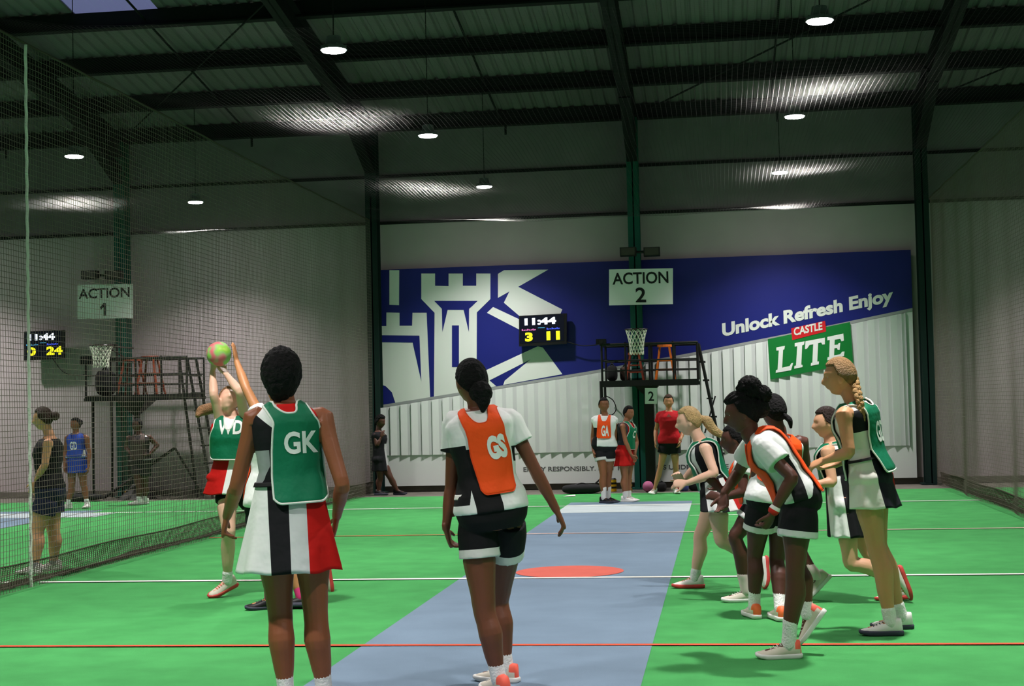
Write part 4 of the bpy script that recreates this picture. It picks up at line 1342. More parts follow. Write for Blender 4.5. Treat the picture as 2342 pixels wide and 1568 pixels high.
def bib(m, trimm, letters=None, side='back', off=.030, vb=.10, w0=.135, w1=.118, wt=.112, lsize=.15, lx=0.0, lt=.55, nkw=.062, both=True, trim_r=.0055, lift=.0, lbold=.03, neckdip=(.80, .86), lroll=0.0, flareb=0.0, cx=0.0):
    """netball bib: a front and a back panel joined over the shoulders"""
    def go(c):
        T, J, k = c['T'], c['J'], c['k']
        tt = np.linspace(.84, 1.0, 80); aa = np.array([T.dims(t)[0] + off * .8 for t in tt])
        def ridge(x):
            i = np.where(aa >= abs(x))[0]
            return float(tt[i[-1]]) if len(i) else .84
        def build_panel(sgn):
            nc, nr = 28, 40
            v = []; f = []
            dip = neckdip[0] if sgn > 0 else neckdip[1]
            for ci in range(nc + 1):
                q = -1 + 2 * ci / nc
                xr = q * wt * k
                if abs(xr) < nkw * k:
                    e = abs(xr) / (nkw * k); vt = dip + (ridge(nkw * k) - dip) * e ** 3.2
                else: vt = ridge(xr)
                for r in range(nr + 1):
                    s_ = r / nr; s_ = 1 - (1 - s_) ** 1.5
                    # rounded bottom corners
                    vbb = vb + .05 * max(0, (abs(q) - .72) / .28) ** 2
                    t = vbb + (vt - vbb) * s_
                    W = np.interp(t, [0, .3, .55, .72, .84], [w0 + flareb, w0, w1 * 1.05, w1 * .97, wt])
                    x = q * W * k + cx * k * (1 - max(0, t - .80) / .16) if t < .96 else q * W * k
                    a, bf, bb = T.dims(t); a += off * .8; b_ = (bf if sgn > 0 else bb) + off
                    low = max(0, .42 - t)
                    if sgn < 0: b_ = max(b_, T.dims(.7)[2] * .92 + off) if t < .6 else b_
                    else: b_ = max(b_, T.dims(.68)[1] * .9 + off) if t < .6 else b_
                    yy = math.sqrt(max(0, 1 - (min(1, abs(x) / a)) ** 2.4)) * b_
                    cc, l, fr = T.at(t)
                    wr = .0035 * math.sin(x * 46 + t * 7) * (1 - t)
                    v.append(cc + l * x + fr * (sgn * (yy + wr)))
            for ci in range(nc):
                for r in range(nr):
                    a_ = ci * (nr + 1) + r
                    f.append((a_, a_ + 1, a_ + nr + 2, a_ + nr + 1))
            edge_ = [v[r] for r in range(nr + 1)], [v[ci * (nr + 1)] for ci in range(nc + 1)], [v[nc * (nr + 1) + r] for r in range(nr + 1)], \
                    [v[ci * (nr + 1) + nr] for ci in range(nc + 1) if abs((-1 + 2 * ci / nc) * wt) <= nkw * 1.12]
            return v, f, edge_
        first = None
        for sgn, nm in ((-1, 'back'), (1, 'front')):
            if not both and nm != side: continue
            v, f, ed = build_panel(sgn)
            if sgn > 0: f = [tuple(reversed(g)) for g in f]
            o = obj('bib_' + nm, v, f, m, c['root'], True)
            md = o.modifiers.new('th', 'SOLIDIFY'); md.thickness = .0025; md.offset = 0
            mb = MB()
            for line in ([p for p in reversed(ed[0])] + ed[1][1:] + ed[2][1:], ed[3]):
                tv, tf = tube(line, [trim_r * k] * len(line), 6, 1); mb.add(tv, tf)
            mb.build('binding', trimm, o, True)
            if letters and nm == side or (letters and S_both(c)):
                t0 = lt; cc, l, fr = T.at(t0)
                tg = (T.at(t0 + .05)[0] - T.at(t0 - .05)[0]).normalized()
                right = (l if sgn > 0 else -l)      # reading direction as seen from outside
                right = right * math.cos(lroll) + tg * math.sin(lroll); tg = right.cross(fr * sgn) * -1 if False else (tg - right * tg.dot(right)).normalized()
                lw = letters[1]; s_ = letters[0]
                vs, fs, w = text_mesh(s_, lbold, 2)
                bvh = BVHTree.FromPolygons([tuple(p) for p in v], f)
                out = []
                for a_ in vs:
                    p = cc + right * ((a_[0] / w - .5) * lw * k + lx * k) + tg * ((a_[1] - .5) * lsize * k)
                    hit = bvh.ray_cast(p + fr * (sgn * .6), -fr * sgn)
                    if hit[0] is None:
                        hit = bvh.find_nearest(p)
                    out.append(hit[0] + fr * (sgn * .0045))
                obj('lettering', out, fs, M_let, o)
    return go
def S_both(c): return c['S'].get('letters_both', False)

def hemband(name, m, p0, p1, r): pass
def wristband(sd, m1, m2, w=.10):
    def go(c):
        J = c['J']; wr, el = J['wr' + sd], J['el' + sd]
        for a, b, m in ((.06, .10, m1), (.10, .12, m2)):
            v, f = tube([wr.lerp(el, a - .03), wr.lerp(el, b - .03)], [.030, .030], 16, 1); obj('wristband', v, f, m, c['root'], True)
    return go
DARK, DARK2, TAN, LIGHT, LIGHT2, MID = (104, 60, 40), (84, 50, 38), (196, 138, 92), (226, 176, 148), (214, 158, 124), (148, 96, 64)
HB, HBR, HBL = (16, 15, 16), (62, 42, 32), (190, 160, 110)
W_, G_ = (236, 238, 236), (150, 156, 156)
sockw = (M_sockw, .085)

# 1 goal keeper in the foreground, back to us
make_person(dict(Y=7.0, voxel=.0052, k=1.0, label='dark-skinned player seen from behind wearing a green GK bib and striped dress', skinname='deep_brown', skin=(140, 82, 54),
  hairname='black', haircol=HB, hair='afro', hairrough=.9, hairbump=45, face=(.05, 1, -.02), 
  j=dict(head=(646, 853), neck=(650, 917, .0), pelvis=(664, 1165), shL=(583, 950, -.05), shR=(737, 952, .05), hipL=(625, 1185, -.03), hipR=(706, 1185, .03),
         elL=(541, 1112, -.03), wrL=(519, 1180, .20), tipL=(512, 1215, .22), elR=(783, 1108, -.02), wrR=(770, 1180, .20), tipR=(763, 1222, .24), knL=(641, 1400, .02), knR=(722, 1398, .04)),
  feet=dict(L=((654, 1600, .0), (-.1, 1), 'flat'), R=((742, 1600, .04), (.15, 1), 'flat')), legk=1.12, armk=1.02,
  handL=dict(curl=.8), handR=dict(curl=.7), shoe=(M_shoew, M_solew), sock=sockw,
  wear=[dress((24, 24, 28), [
        (W_, [(1, 0, 0, -.105), (0, 0, -1, .22)]),
        (G_, [(1, 0, 0, -.080), (0, 0, -1, .56), (0, 0, 1, -.22), (1, 0, .30, -.205)]),
        ((206, 210, 210), [(-1, 0, 0, .012), (0, 0, -1, .34)]),
        ((196, 22, 18), [(-1, 0, 0, -.070), (0, 0, -1, .36)]),
        (W_, [(-1, 0, .6, -.40), (0, 0, 1, -.55), (1, 0, 0, .04)]),
        ((196, 22, 18), [(0, 0, 1, -.84), (-1, 0, 0, .035)]),
       ], hemc=(664, 1303, 7.0), flare=(.243, .18), neck=.972, folds=(7, .012)),
     belt((22, 22, 24), t=.25, h=.02),
     shorts((22, 22, 26), None, .26, .012, 1.12, name='under_shorts', under=True),
     bib(M_bibg, M_trim, ('GK', .160), 'back', off=.026, vb=.07, w0=.128, w1=.115, wt=.100, lsize=.100, lx=.062, lt=.62, nkw=.058, neckdip=(.82, .885), cx=-.045)]))

# 2 goal shooter in the orange bib
make_person(dict(Y=7.45, voxel=.0055, k=.97, label='player seen from behind in an orange GS bib and black shorts', skinname='brown', skin=(112, 66, 46),
  hairname='black', haircol=HB, hair='smooth', face=(-.62, .78, .02), bend=.0, 
  j=dict(head=(1077, 872), neck=(1092, 930), pelvis=(1126, 1175), shL=(1040, 966, .02), shR=(1166, 962, .04), hipL=(1090, 1192, .0), hipR=(1162, 1192, .06),
         elL=(1032, 1112, .04), wrL=(1020, 1208, .02), tipL=(1036, 1262, .08), elR=(1222, 1070, .04), wrR=(1272, 1165, .06), tipR=(1302, 1228, .1), knL=(1108, 1398, -.02), knR=(1139, 1375, .30)),
  feet=dict(L=((1140, 1545, -.02), (-.55, .8), 'flat'), R=((1157, 1522, .28), (-1, .25), 'flat')), legk=1.1, armk=.95,
  handL=dict(curl=.5), handR=dict(curl=.4), shoe=(M_shoeb, M_solew, M_coral), sock=(M_sockw, .11),
  tails=[('bun', ((0, -.105, -.055), .056)), ('tail', ([(0, -.10, -.06), (.0, -.125, -.10), (-.005, -.11, -.15)], [.045, .038, .012]))],
  wear=[shirt(W_, [((22, 22, 24), [(1, 0, 0, .03), (0, 0, -1, .55), (0, 0, 1, .02), (-1, 0, 0, .105)]), ((22, 22, 24), [(1, 0, .22, -.17), (-1, 0, 0, .115), (0, 0, -1, .62)]),
             ((22, 22, 24), [(1, 0, 0, -.085), (1, 0, .2, -.155), (0, 0, -1, .66), (0, 0, 1, -.12)]), ((22, 22, 24), [(-1, 0, 0, -.14), (0, 0, -1, .60), (0, 0, 1, -.46)])], hem=.03, sleeve=.46),
        belt((232, 232, 228), t=.20, h=.022, off=.022),
        shorts((20, 20, 23), (222, 222, 218), .40, .024, 1.36, .10),
        bib(M_bibo, M_trimo, ('GS', .095), 'back', off=.034, vb=.19, w0=.090, w1=.096, wt=.098, lsize=.108, lx=.068, lt=.605, nkw=.062, cx=-.03, trim_r=.003, lbold=.06, neckdip=(.80, .845), lroll=.1)]))

# 3 shooter hidden behind the goal keeper
make_person(dict(Y=10.6, voxel=.008, k=.97, label='player in orange bib with pink socks and black shoes, mostly hidden behind the GK player', skinname='warm_tan', skin=(186, 128, 84),
  hairname='dark_brown', haircol=HBR, hair='smooth', face=(-.9, .35, .3), 
  j=dict(head=(640, 893), neck=(630, 938), pelvis=(608, 1160), shL=(596, 955, -.12), shR=(648, 955, .15), hipL=(590, 1172, -.06), hipR=(625, 1172, .08),
         elL=(563, 888, -.05), wrL=(541, 826, .1), tipL=(534, 786, .12), elR=(690, 1010, .1), wrR=(680, 1080, 0), tipR=(672, 1120, 0), knL=(612, 1285, -.1), knR=(665, 1290, .1)),
  feet=dict(L=((618, 1378, -.05), (-1, -.3), 'flat'), R=((690, 1376, .0), (-1, -.2), 'flat')),
  handL=dict(curl=.15, palm=(-1, 0, 0), thumb=(0, 1, 0)), shoe=(M_shoek, M_soled), sock=(M_sockp, .14),
  wear=[shirt(W_, [], hem=.0, sleeve=.35), shorts((22, 22, 26), (220, 220, 216), .45, .024, 1.35, .12),
        bib(M_bibo, M_trimo, None, off=.03, vb=.03, trim_r=.003)]))

# 4 WD defender leaping with the ball
make_person(dict(Y=11.3, voxel=.008, k=.98, label='player in a green WD bib and red skirt reaching up to the ball', skinname='pale', skin=(232, 186, 160),
  hairname='light_brown', haircol=(150, 112, 78), hair='smooth', face=(.35, -.75, .55), headup=(0, .5, .85),  bend=.0,
  j=dict(head=(523, 915), neck=(531, 950), pelvis=(530, 1105), shR=(506, 966, .0), shL=(562, 966, .02), hipR=(516, 1118), hipL=(547, 1118),
         elR=(489, 903, -.10), wrR=(486, 850, .0), tipR=(491, 818, .04), elL=(548, 896, -.14), wrL=(519, 857, -.05), tipL=(505, 838, .03), knR=(523, 1215, -.14), knL=(640, 1225, .12)),
  feet=dict(R=((520, 1326, -.03), (481, 1362, -.10), 'air'), L=((735, 1312, .25), (757, 1352, .28), 'air')),
  handR=dict(curl=.25, palm=(.5, .6, .4), thumb=(.6, -.3, .5), spread=.8), handL=dict(curl=.25, palm=(-.4, .6, .5), thumb=(-.7, -.3, .3), spread=.8),
  shoe=(M_shoeb, M_soler), sock=(M_sockw, .06), tails=[('tail', ([(0, -.10, .02), (-.10, -.16, .02), (-.19, -.17, -.02), (-.22, -.16, -.08)], [.03, .045, .045, .02]))],
  wear=[dress((196, 22, 18), [(W_, [(1, 0, 0, -.005), (-1, 0, 0, .07)]), ((24, 24, 28), [(1, 0, 0, -.07)])], hemc=(522, 1128, 11.3), flare=(.185, .16), folds=(5, .012)),
        shorts((20, 20, 24), None, .30, .014, 1.1, name='under_shorts', under=True),
        bib(M_bibg, M_trim, ('WD', .19), 'front', off=.042, vb=.36, w0=.168, w1=.150, wt=.120, lsize=.105, lx=.015, lt=.86 - .02, nkw=.045, flareb=.02)]))

# 5 woman at the left net
make_person(dict(Y=13.15, voxel=.008, k=.93, label='woman in black tank top and navy shorts standing behind the left net', skinname='light', skin=(224, 164, 124), fat=1.10,
  hairname='dark_brown', haircol=HBR, hair='smooth', face=(-1, -.05, -.03), 
  j=dict(head=(98, 957), neck=(113, 997), pelvis=(113, 1128), shL=(110, 1012, -.16), shR=(122, 1008, .14), hipL=(108, 1140, -.09), hipR=(118, 1138, .09),
         elL=(103, 1062, -.20), wrL=(79, 1100, -.14), tipL=(70, 1134, -.14), elR=(118, 1062, .2), wrR=(96, 1105, .15), tipR=(84, 1135, .15), knL=(86, 1212, -.10), knR=(122, 1212, .10)),
  feet=dict(L=((80, 1302, -.16), (-1, -.10), 'flat'), R=((124, 1292, .16), (-1, -.1), 'flat')), legk=1.1, cover=.36,
  shoe=(M_shoew, M_solew), sock=(mat('grey_sock', (150, 152, 160), .9), .12), tails=[('bun', ((0, -.125, .02), .040))],
  wear=[shirt((20, 20, 24), [], hem=.10, sleeve=0, off=.014, neck=.955, name='tank_top'), shorts((32, 38, 66), None, .46, .028, 1.40),
        ]))
# 6 girl in blue, 7 girl in grey, far left court
make_person(dict(Y=22.1, voxel=.010, k=.92, label='player in a blue netball dress standing at the far left by the white wall', skinname='brown_far', skin=(134, 86, 58),
  hairname='black', haircol=HB, hair='smooth', face=(-.35, -.9, .0), 
  j=dict(head=(173, 970), neck=(174, 990), pelvis=(176, 1052), shR=(154, 1000, -.02), shL=(197, 1000, .0), hipR=(167, 1058), hipL=(186, 1058),
         elR=(149, 1034, .0), wrR=(148, 1064, -.08), tipR=(148, 1082, -.1), elL=(204, 1034, .0), wrL=(202, 1066, -.06), tipL=(200, 1084, -.08), knR=(164, 1108, -.03), knL=(191, 1108, .0)),
  feet=dict(R=((156, 1151, -.05), (-.7, -.7), 'flat'), L=((199, 1151, .0), (.1, -1), 'flat')), shoe=(M_shoew, M_solew), sock=(M_sockw, .05), tails=[('bun', ((0, -.11, .03), .04))],
  wear=[dress((30, 66, 158), [(W_, [(-1, 0, 0, -.105), (0, 0, -1, .36), (0, 0, 1, -.12)]), (W_, [(1, 0, 0, -.105), (0, 0, -1, .36), (0, 0, 1, -.12)])], hemc=(176, 1080, 22.1), flare=(.185, .15), neck=.95),
        belt((120, 150, 190), t=.12, off=.022, h=.02),
        bib(mat('blue_bib_fabric', (32, 72, 176), .7), mat('blue_bib_binding', (28, 60, 150), .7), ('GD', .12), 'front', off=.028, vb=.14, lsize=.13, lt=.55, trim_r=.003)]))
make_person(dict(Y=22.8, voxel=.010, k=.94, label='dark-skinned player in a grey bib with hands on hips under the left platform', skinname='deep_far', skin=(84, 52, 40),
  hairname='black', haircol=HB, hair='tight', face=(-.45, -.9, .0), 
  j=dict(head=(314, 972), neck=(317, 992), pelvis=(322, 1058), shR=(295, 1001, -.03), shL=(340, 999, .03), hipR=(314, 1064), hipL=(332, 1064),
         elR=(288, 1022, .06), wrR=(301, 1040, -.08), tipR=(306, 1048, -.1), elL=(360, 1018, .1), wrL=(341, 1040, -.02), tipL=(334, 1042, -.08), knR=(317, 1110, -.06), knL=(332, 1110, .06)),
  feet=dict(R=((318, 1147, -.08), (-.9, -.4), 'flat'), L=((331, 1146, .06), (-.8, -.5), 'flat')), shoe=(M_shoew, M_solew), sock=(M_sockw, .04),
  wear=[shirt((40, 36, 38), [(W_, [(1, 0, 0, -.10), (0, 0, 1, -.88)])], hem=-.02, sleeve=0), shorts((40, 38, 40), None, .48, .024, 1.35),
        belt((128, 126, 128), t=.10, off=.024, h=.02),
        bib(mat('grey_brown_bib_fabric', (78, 62, 58), .7), mat('grey_bib_binding', (70, 58, 56), .7), None, off=.03, vb=.15, trim_r=.003)]))
# 8 girl leaning on the column
make_person(dict(Y=24.3, voxel=.010, k=.95, label='player in a black and white dress leaning on the green column left of the banner', skinname='deep_far', skin=(84, 52, 40),
  hairname='black', haircol=HB, hair='full', face=(.85, -.5, -.15), 
  j=dict(head=(870, 964), neck=(866, 984), pelvis=(868, 1048), shR=(858, 994, -.10), shL=(872, 994, .10), hipR=(866, 1054, -.06), hipL=(873, 1054, .07),
         elR=(862, 1018, -.16), wrR=(872, 1000, -.14), tipR=(875, 984, -.12), elL=(880, 1018, .12), wrL=(876, 1002, .02), tipL=(876, 990, 0), knR=(870, 1092, -.05), knL=(893, 1092, .0)),
  feet=dict(R=((866, 1131, -.06), (.9, -.3), 'flat'), L=((908, 1125, .02), (.95, -.2), 'flat')), shoe=(M_shoek, M_soled),
  wear=[dress((190, 192, 192), [((24, 24, 28), [(0, 0, -1, 1.0), (-1, 0, 0, -.02)]), ((22, 22, 26), [(0, 0, 1, -.52), (0, 0, -1, .84)])], hemc=(870, 1076, 24.3), flare=(.17, .14))]))
# 9 orange player waiting, 10 red dress, 11 red shirt: below the right platform
make_person(dict(Y=21.5, voxel=.009, k=.96, label='waiting player in orange bib, white shirt and black shorts under the right platform', skinname='brown_far', skin=(110, 70, 50),
  hairname='black', haircol=HB, hair='tight', face=(.3, -.95, .0), 
  j=dict(head=(1381, 926), neck=(1383, 948), pelvis=(1382, 1022), shR=(1361, 960, .0), shL=(1404, 960, .0), hipR=(1373, 1030), hipL=(1392, 1030),
         elR=(1356, 1000, .03), wrR=(1357, 1030, -.04), tipR=(1360, 1048, -.06), elL=(1406, 1000, .05), wrL=(1402, 1028, .0), tipL=(1401, 1044, 0), knR=(1380, 1085, -.06), knL=(1392, 1085, .04)),
  feet=dict(R=((1381, 1135, -.06), (.8, -.5), 'flat'), L=((1391, 1136, .05), (.9, -.4), 'flat')), shoe=(M_shoek, M_soled), sock=(M_sockw, .14),
  wear=[shirt(W_, [((24, 24, 26), [(-1, 0, 0, -.10), (0, 0, -1, .6)])], hem=.02, sleeve=.14, slr=1.1), shorts((22, 22, 25), (206, 206, 204), .42, .024, 1.3, .12),
        bib(M_bibo, M_trimo, ('GA', .11), 'front', off=.03, vb=.28, w0=.105, w1=.095, wt=.09, lsize=.15, lt=.52, lx=.02, trim_r=.003)]))
make_person(dict(Y=21.7, voxel=.009, k=.90, fat=1.04, label='player in a red dress and green bib facing right beside the teal column', skinname='warm_far', skin=(150, 98, 70),
  hairname='black', haircol=HB, hair='smooth', face=(.75, -.6, -.05), 
  j=dict(head=(1438, 944), neck=(1433, 963), pelvis=(1428, 1032), shR=(1424, 974, -.13), shL=(1446, 974, .12), hipR=(1423, 1040, -.07), hipL=(1437, 1040, .07),
         elR=(1431, 1010, -.17), wrR=(1443, 1038, -.16), tipR=(1450, 1050, -.12), elL=(1456, 1010, .12), wrL=(1452, 1038, .0), tipL=(1452, 1050, 0), knR=(1429, 1088, -.06), knL=(1438, 1088, .07)),
  feet=dict(R=((1430, 1135, -.06), (.95, -.3), 'flat'), L=((1438, 1134, .07), (.9, -.4), 'flat')), shoe=(M_shoew, M_solew), sock=(M_sockw, .08),
  wear=[dress((196, 26, 24), [((60, 60, 64), [(-1, 0, 0, -.11), (0, 0, 1, -.2)])], hemc=(1427, 1064, 21.7), flare=(.19, .15)),
        bib(M_bibg, M_trim, ('C', .07), 'front', off=.034, vb=.10, lsize=.11, lt=.6, trim_r=.004)]))
make_person(dict(Y=23.5, voxel=.009, k=.96, label='person in red polo shirt and black shorts standing right of the number 2 plate', skinname='light_far', skin=(188, 132, 96),
  hairname='dark_brown', haircol=HBR, hair='smooth', face=(.0, -1, -.05), 
  j=dict(head=(1529, 918), neck=(1530, 938), pelvis=(1531, 1012), shR=(1510, 949, .0), shL=(1551, 949, .0), hipR=(1522, 1018), hipL=(1541, 1018),
         elR=(1500, 984, .08), wrR=(1499, 1008, -.04), tipR=(1499, 1022, -.06), elL=(1563, 985, .08), wrL=(1556, 1006, -.08), tipL=(1554, 1018, -.1), knR=(1510, 1070, -.03), knL=(1546, 1070, .0)),
  feet=dict(R=((1497, 1116, -.05), (-.4, -1), 'flat'), L=((1546, 1114, .0), (.2, -1), 'flat')), shoe=(M_shoew, M_solew), legk=.85,
  wear=[shirt((190, 24, 34), [((120, 60, 50), [(0, 0, 1, -.80), (0, 1, 0, -.04), (1, 0, -.4, .36), (-1, 0, -.4, .36)])], hem=-.02, sleeve=.45), shorts((20, 20, 22), None, .36, .024, 1.35)]))

# 12 blonde runner
make_person(dict(Y=11.55, voxel=.0065, k=.97, label='blonde player with a ponytail running left in a green bib and white and black skirt', skinname='pale', skin=(232, 186, 160),
  hairname='blonde', haircol=HBL, hair='smooth', face=(-1, -.05, -.12), 
  j=dict(head=(1576, 963), neck=(1600, 1006), pelvis=(1643, 1122), shL=(1614, 1026, -.16), shR=(1612, 1018, .16), hipL=(1640, 1134, -.09), hipR=(1646, 1134, .09),
         elL=(1634, 1082, -.24), wrL=(1572, 1104, -.22), tipL=(1541, 1105, -.2), elR=(1590, 1070, .26), wrR=(1560, 1100, .15), tipR=(1548, 1085, .1), knR=(1601, 1225, .06), knL=(1650, 1236, -.10)),
  feet=dict(R=((1590, 1322, .06), (-1, .0), 'flat'), L=((1734, 1290, -.02), (1748, 1332, -.05), 'air')),
  handL=dict(curl=.45), shoe=(M_shoew, M_soler), sock=(M_sockw, .05),
  tails=[('bun', ((0, -.095, .01), .026)), ('tail', ([(0, -.10, .01), (0, -.14, -.02), (0, -.17, -.08), (.0, -.22, -.13), (0, -.29, -.17)], [.022, .042, .038, .03, .010]))],
  wear=[dress((222, 224, 222), [((24, 24, 28), [(0, 0, 1, -.30), (0, -1, 0, .08)]), ((24, 24, 28), [(0, 1, 0, -.085), (0, 0, -1, .35)]), ((24, 24, 28), [(0, -1, 0, -.02), (0, 1, 0, .070), (0, 0, -1, .32)]), ((196, 24, 20), [(0, -1, 0, -.118), (0, 0, -1, .2)])], hemc=(1652, 1166, 11.4), flare=(.19, .165), folds=(6, .014)),
        belt((24, 24, 26), t=.26, h=.02), shorts((24, 24, 28), None, .28, .012, 1.1, name='under_shorts', under=True),
        bib(M_bibg, M_trim, None, off=.034, vb=.10, w0=.125, w1=.11)]))
# 13 player running behind, hidden in the group
make_person(dict(Y=10.85, voxel=.008, k=.95, label='striding player almost hidden between the blonde runner and the orange bibs', skinname='deep_shade', skin=(84, 50, 40),
  hairname='black', haircol=HB, hair='tight', face=(-1, 0, -.1), 
  j=dict(head=(1679, 1004), neck=(1700, 1044), pelvis=(1738, 1150), shL=(1697, 1062, -.13), shR=(1704, 1058, .15), hipL=(1736, 1160, -.08), hipR=(1740, 1160, .08),
         elL=(1700, 1124, -.18), wrL=(1654, 1138, -.16), tipL=(1622, 1131, -.14), elR=(1680, 1110, .2), wrR=(1650, 1120, .1), tipR=(1640, 1110, .1), knL=(1681, 1226, -.10), knR=(1800, 1236, .10)),
  feet=dict(L=((1706, 1328, -.06), (-1, -.1), 'flat'), R=((1870, 1318, .05), (1853, 1360, .02), 'air')),
  shoe=(M_shoeb, M_solew), sock=(mat('pale_pink_sock', (232, 206, 208), .9), .12),
  wear=[shirt(W_, [], hem=.0, sleeve=.38), shorts((22, 22, 25), (222, 220, 220), .50, .024, 1.35, .13), bib(M_bibo, M_trimo, None, off=.03, vb=.12, trim_r=.003)]))
# 14 orange bib, back to us
make_person(dict(Y=10.0, voxel=.0065, k=.96, label='player in orange bib facing away, directly behind the bending player', skinname='deep_shade', skin=(84, 50, 40),
  hairname='black', haircol=HB, hair='smooth', face=(-.55, .85, .0), 
  j=dict(head=(1769, 940), neck=(1782, 990), pelvis=(1764, 1148), shL=(1747, 1010, -.02), shR=(1832, 1008, .04), hipL=(1742, 1160, -.03), hipR=(1790, 1160, .05),
         elL=(1730, 1080, -.05), wrL=(1722, 1120, .12), tipL=(1718, 1150, .18), elR=(1846, 1078, .10), wrR=(1832, 1130, .2), tipR=(1828, 1160, .22), knL=(1726, 1272, .03), knR=(1777, 1282, .05)),
  feet=dict(L=((1725, 1374, .0), (-.35, 1), 'flat'), R=((1784, 1380, -.12), (-.3, 1), 'flat')),
  shoe=(M_shoeb, M_solew, M_orh), sock=(M_sockw, .12), tails=[('tail', ([(-.02, -.09, -.03), (-.04, -.125, -.06), (-.05, -.125, -.11)], [.02, .020, .010]))],
  wear=[shirt(W_, [], hem=.0, sleeve=0), shorts((20, 20, 23), (214, 214, 212), .46, .024, 1.38, .12),
        bib(M_bibo, M_trimo, ('A', .06), 'back', off=.036, vb=.28, w0=.145, w1=.148, wt=.135, lsize=.11, lt=.72, lx=.045, trim_r=.003, neckdip=(.82, .90))]))
# 15 afro puff player bending
make_person(dict(Y=8.5, voxel=.0055, k=.98, label='bending player with an afro puff in orange bib, white shirt and red wristband', skinname='deep', skin=(92, 54, 42),
  hairname='black', haircol=HB, hair='full', face=(-1, -.02, -.22), headup=(-.25, 0, 1),  bend=.085,
  j=dict(head=(1697, 944), neck=(1719, 998), pelvis=(1826, 1148), shL=(1746, 1022, -.17), shR=(1722, 1018, .19), hipL=(1830, 1162, -.09), hipR=(1824, 1160, .09),
         elL=(1812, 1092, -.27), wrL=(1768, 1170, -.26), tipL=(1746, 1218, -.22), elR=(1690, 1078, .30), wrR=(1656, 1128, .25), tipR=(1652, 1172, .2), knL=(1818, 1296, -.10), knR=(1822, 1292, .12)),
  feet=dict(L=((1803, 1448, -.05), (-1, -.1), 'flat'), R=((1848, 1402, .10), (-1, -.05), 'tip')), legk=1.02,
  handL=dict(curl=.7), handR=dict(curl=.45), shoe=(M_shoeb, M_solew, M_coral), sock=(M_sockw, .125),
  tails=[('puff', ((.0, -.075, .125), .068)), ('puff', ((.0, -.135, .075), .050)), ('bun', ((.0, -.10, .00), .055))],
  wear=[shirt(W_, [((24, 24, 26), [(0, 0, -1, .58), (0, 1, 0, .045), (0, -1, 0, .035)]), ((214, 222, 214), [(0, 1, 0, -.035)])], hem=.02, sleeve=.55, slr=1.45, sy=1.0),
        shorts((20, 20, 23), (214, 216, 214), .49, .026, 1.45, .12),
        bib(M_bibo, M_trimo, ('A', .06), 'back', off=.030, vb=.06, w0=.105, w1=.105, wt=.10, lsize=.11, lt=.70, trim_r=.004),
        wristband('L', mat('red_wristband', (206, 36, 26), .7), mat('white_wristband', (232, 230, 226), .7))]))
# 16 brunette
make_person(dict(Y=10.75, voxel=.007, k=.96, label='brunette player in black and white dress running behind the tall blonde player', skinname='light2', skin=(220, 168, 134),
  hairname='brunette', haircol=(44, 30, 26), hair='smooth', cover=.62, face=(-1, -.08, -.05), 
  j=dict(head=(1891, 966), neck=(1901, 1010), pelvis=(1928, 1128), shL=(1892, 1032, -.16), shR=(1900, 1026, .16), hipL=(1930, 1140, -.09), hipR=(1932, 1138, .09),
         elL=(1904, 1102, -.22), wrL=(1868, 1106, -.24), tipL=(1846, 1090, -.2), elR=(1890, 1095, .25), wrR=(1865, 1110, .2), tipR=(1850, 1095, .2), knL=(1946, 1288, -.1), knR=(1985, 1262, .1)),
  feet=dict(L=((2046, 1322, -.06), (2070, 1350, -.05), 'air'), R=((2058, 1345, .08), (-1, 0), 'tip')),
  shoe=(mat('white_red_shoe', (238, 226, 222), .5), M_soler), sock=(M_sockw, .05), tails=[('tail', ([(0, -.09, -.02), (0, -.12, -.08), (0, -.12, -.16), (0, -.10, -.22)], [.04, .045, .035, .015]))],
  wear=[dress((24, 24, 28), [(W_, [(0, 0, -1, .36), (0, 1, 0, .02), (0, -1, 0, .135)]), ((206, 208, 206), [(0, 0, 1, -.86)])], hemc=(1941, 1224, 10.75), flare=(.19, .140), folds=(9, .010)),
        bib(M_bibg, M_trim, None, off=.034, vb=.12, w0=.12, w1=.105)]))
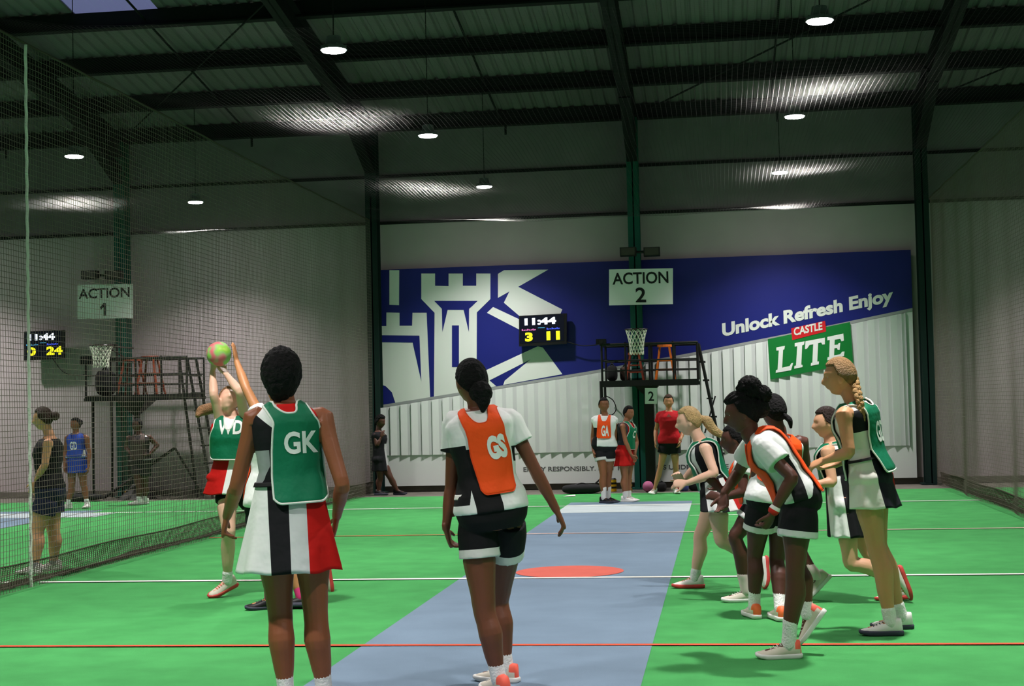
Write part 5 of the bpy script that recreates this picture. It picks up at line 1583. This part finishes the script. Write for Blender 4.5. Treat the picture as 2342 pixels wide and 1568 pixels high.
# 17 tall blonde with braid
make_person(dict(Y=9.3, voxel=.0055, k=1.0, label='tall blonde player with a long braid in green bib and white dress', skinname='sun_tan', skin=(200, 146, 106),
  hairname='dark_blonde', haircol=(150, 116, 76), hair='smooth', hairbump=140, face=(-1, .04, -.08), 
  j=dict(head=(1921, 861), neck=(1950, 917), pelvis=(1990, 1088), shL=(1930, 946, -.16), shR=(1974, 944, .16), hipL=(1984, 1102, -.09), hipR=(2000, 1100, .09),
         elL=(1942, 1034, -.20), wrL=(1888, 1052, -.10), tipL=(1860, 1062, -.05), elR=(1950, 1040, .24), wrR=(1910, 1062, .2), tipR=(1886, 1068, .2), knL=(2002, 1245, -.05), knR=(2008, 1246, .14)),
  feet=dict(L=((2036, 1400, -.05), (-1, .0), 'flat'), R=((2060, 1384, .20), (-1, .0), 'flat')), legk=1.05,
  handL=dict(curl=.25, palm=(0, .4, -1), thumb=(-.2, 1, .4), spread=.8), shoe=(M_shoew, M_soled), sock=(M_sockw, .07),
  tails=[('braid', ([(1953, 868, 0), (1962, 900, -.10), (1970, 935, -.13), (1973, 960, -.13)], .024))],
  wear=[dress((228, 226, 218), [((24, 24, 28), [(0, 0, 1, -.60), (0, 0, -1, .88), (0, -1, .25, -.16)]), ((26, 26, 36), [(0, 1, 0, -.112), (0, 0, -1, .34)]), ((26, 26, 36), [(0, -1, 0, -.092), (0, 0, -1, .34)])], hemc=(2001, 1158, 9.3), flare=(.20, .150), folds=(6, .012), neck=.97),
        belt((22, 22, 24), t=.24, h=.016), shorts((24, 24, 28), None, .22, .012, 1.1, name='under_shorts', under=True),
        bib(M_bibg, M_trim, ('GD', .13), 'back', off=.034, vb=.02, w0=.125, w1=.115, wt=.11, lsize=.12, lt=.56, lx=.0, neckdip=(.82, .90)),
        lambda c: obj('skirt_flap', [P(2034, 1070, 9.42), P(2043, 1082, 9.46), P(2052, 1141, 9.50), P(2040, 1136, 9.44), P(2030, 1120, 9.36)], [(0, 1, 2, 3, 4)], mat('red_dress_cloth', (196, 24, 20), .8), c['root'])]))
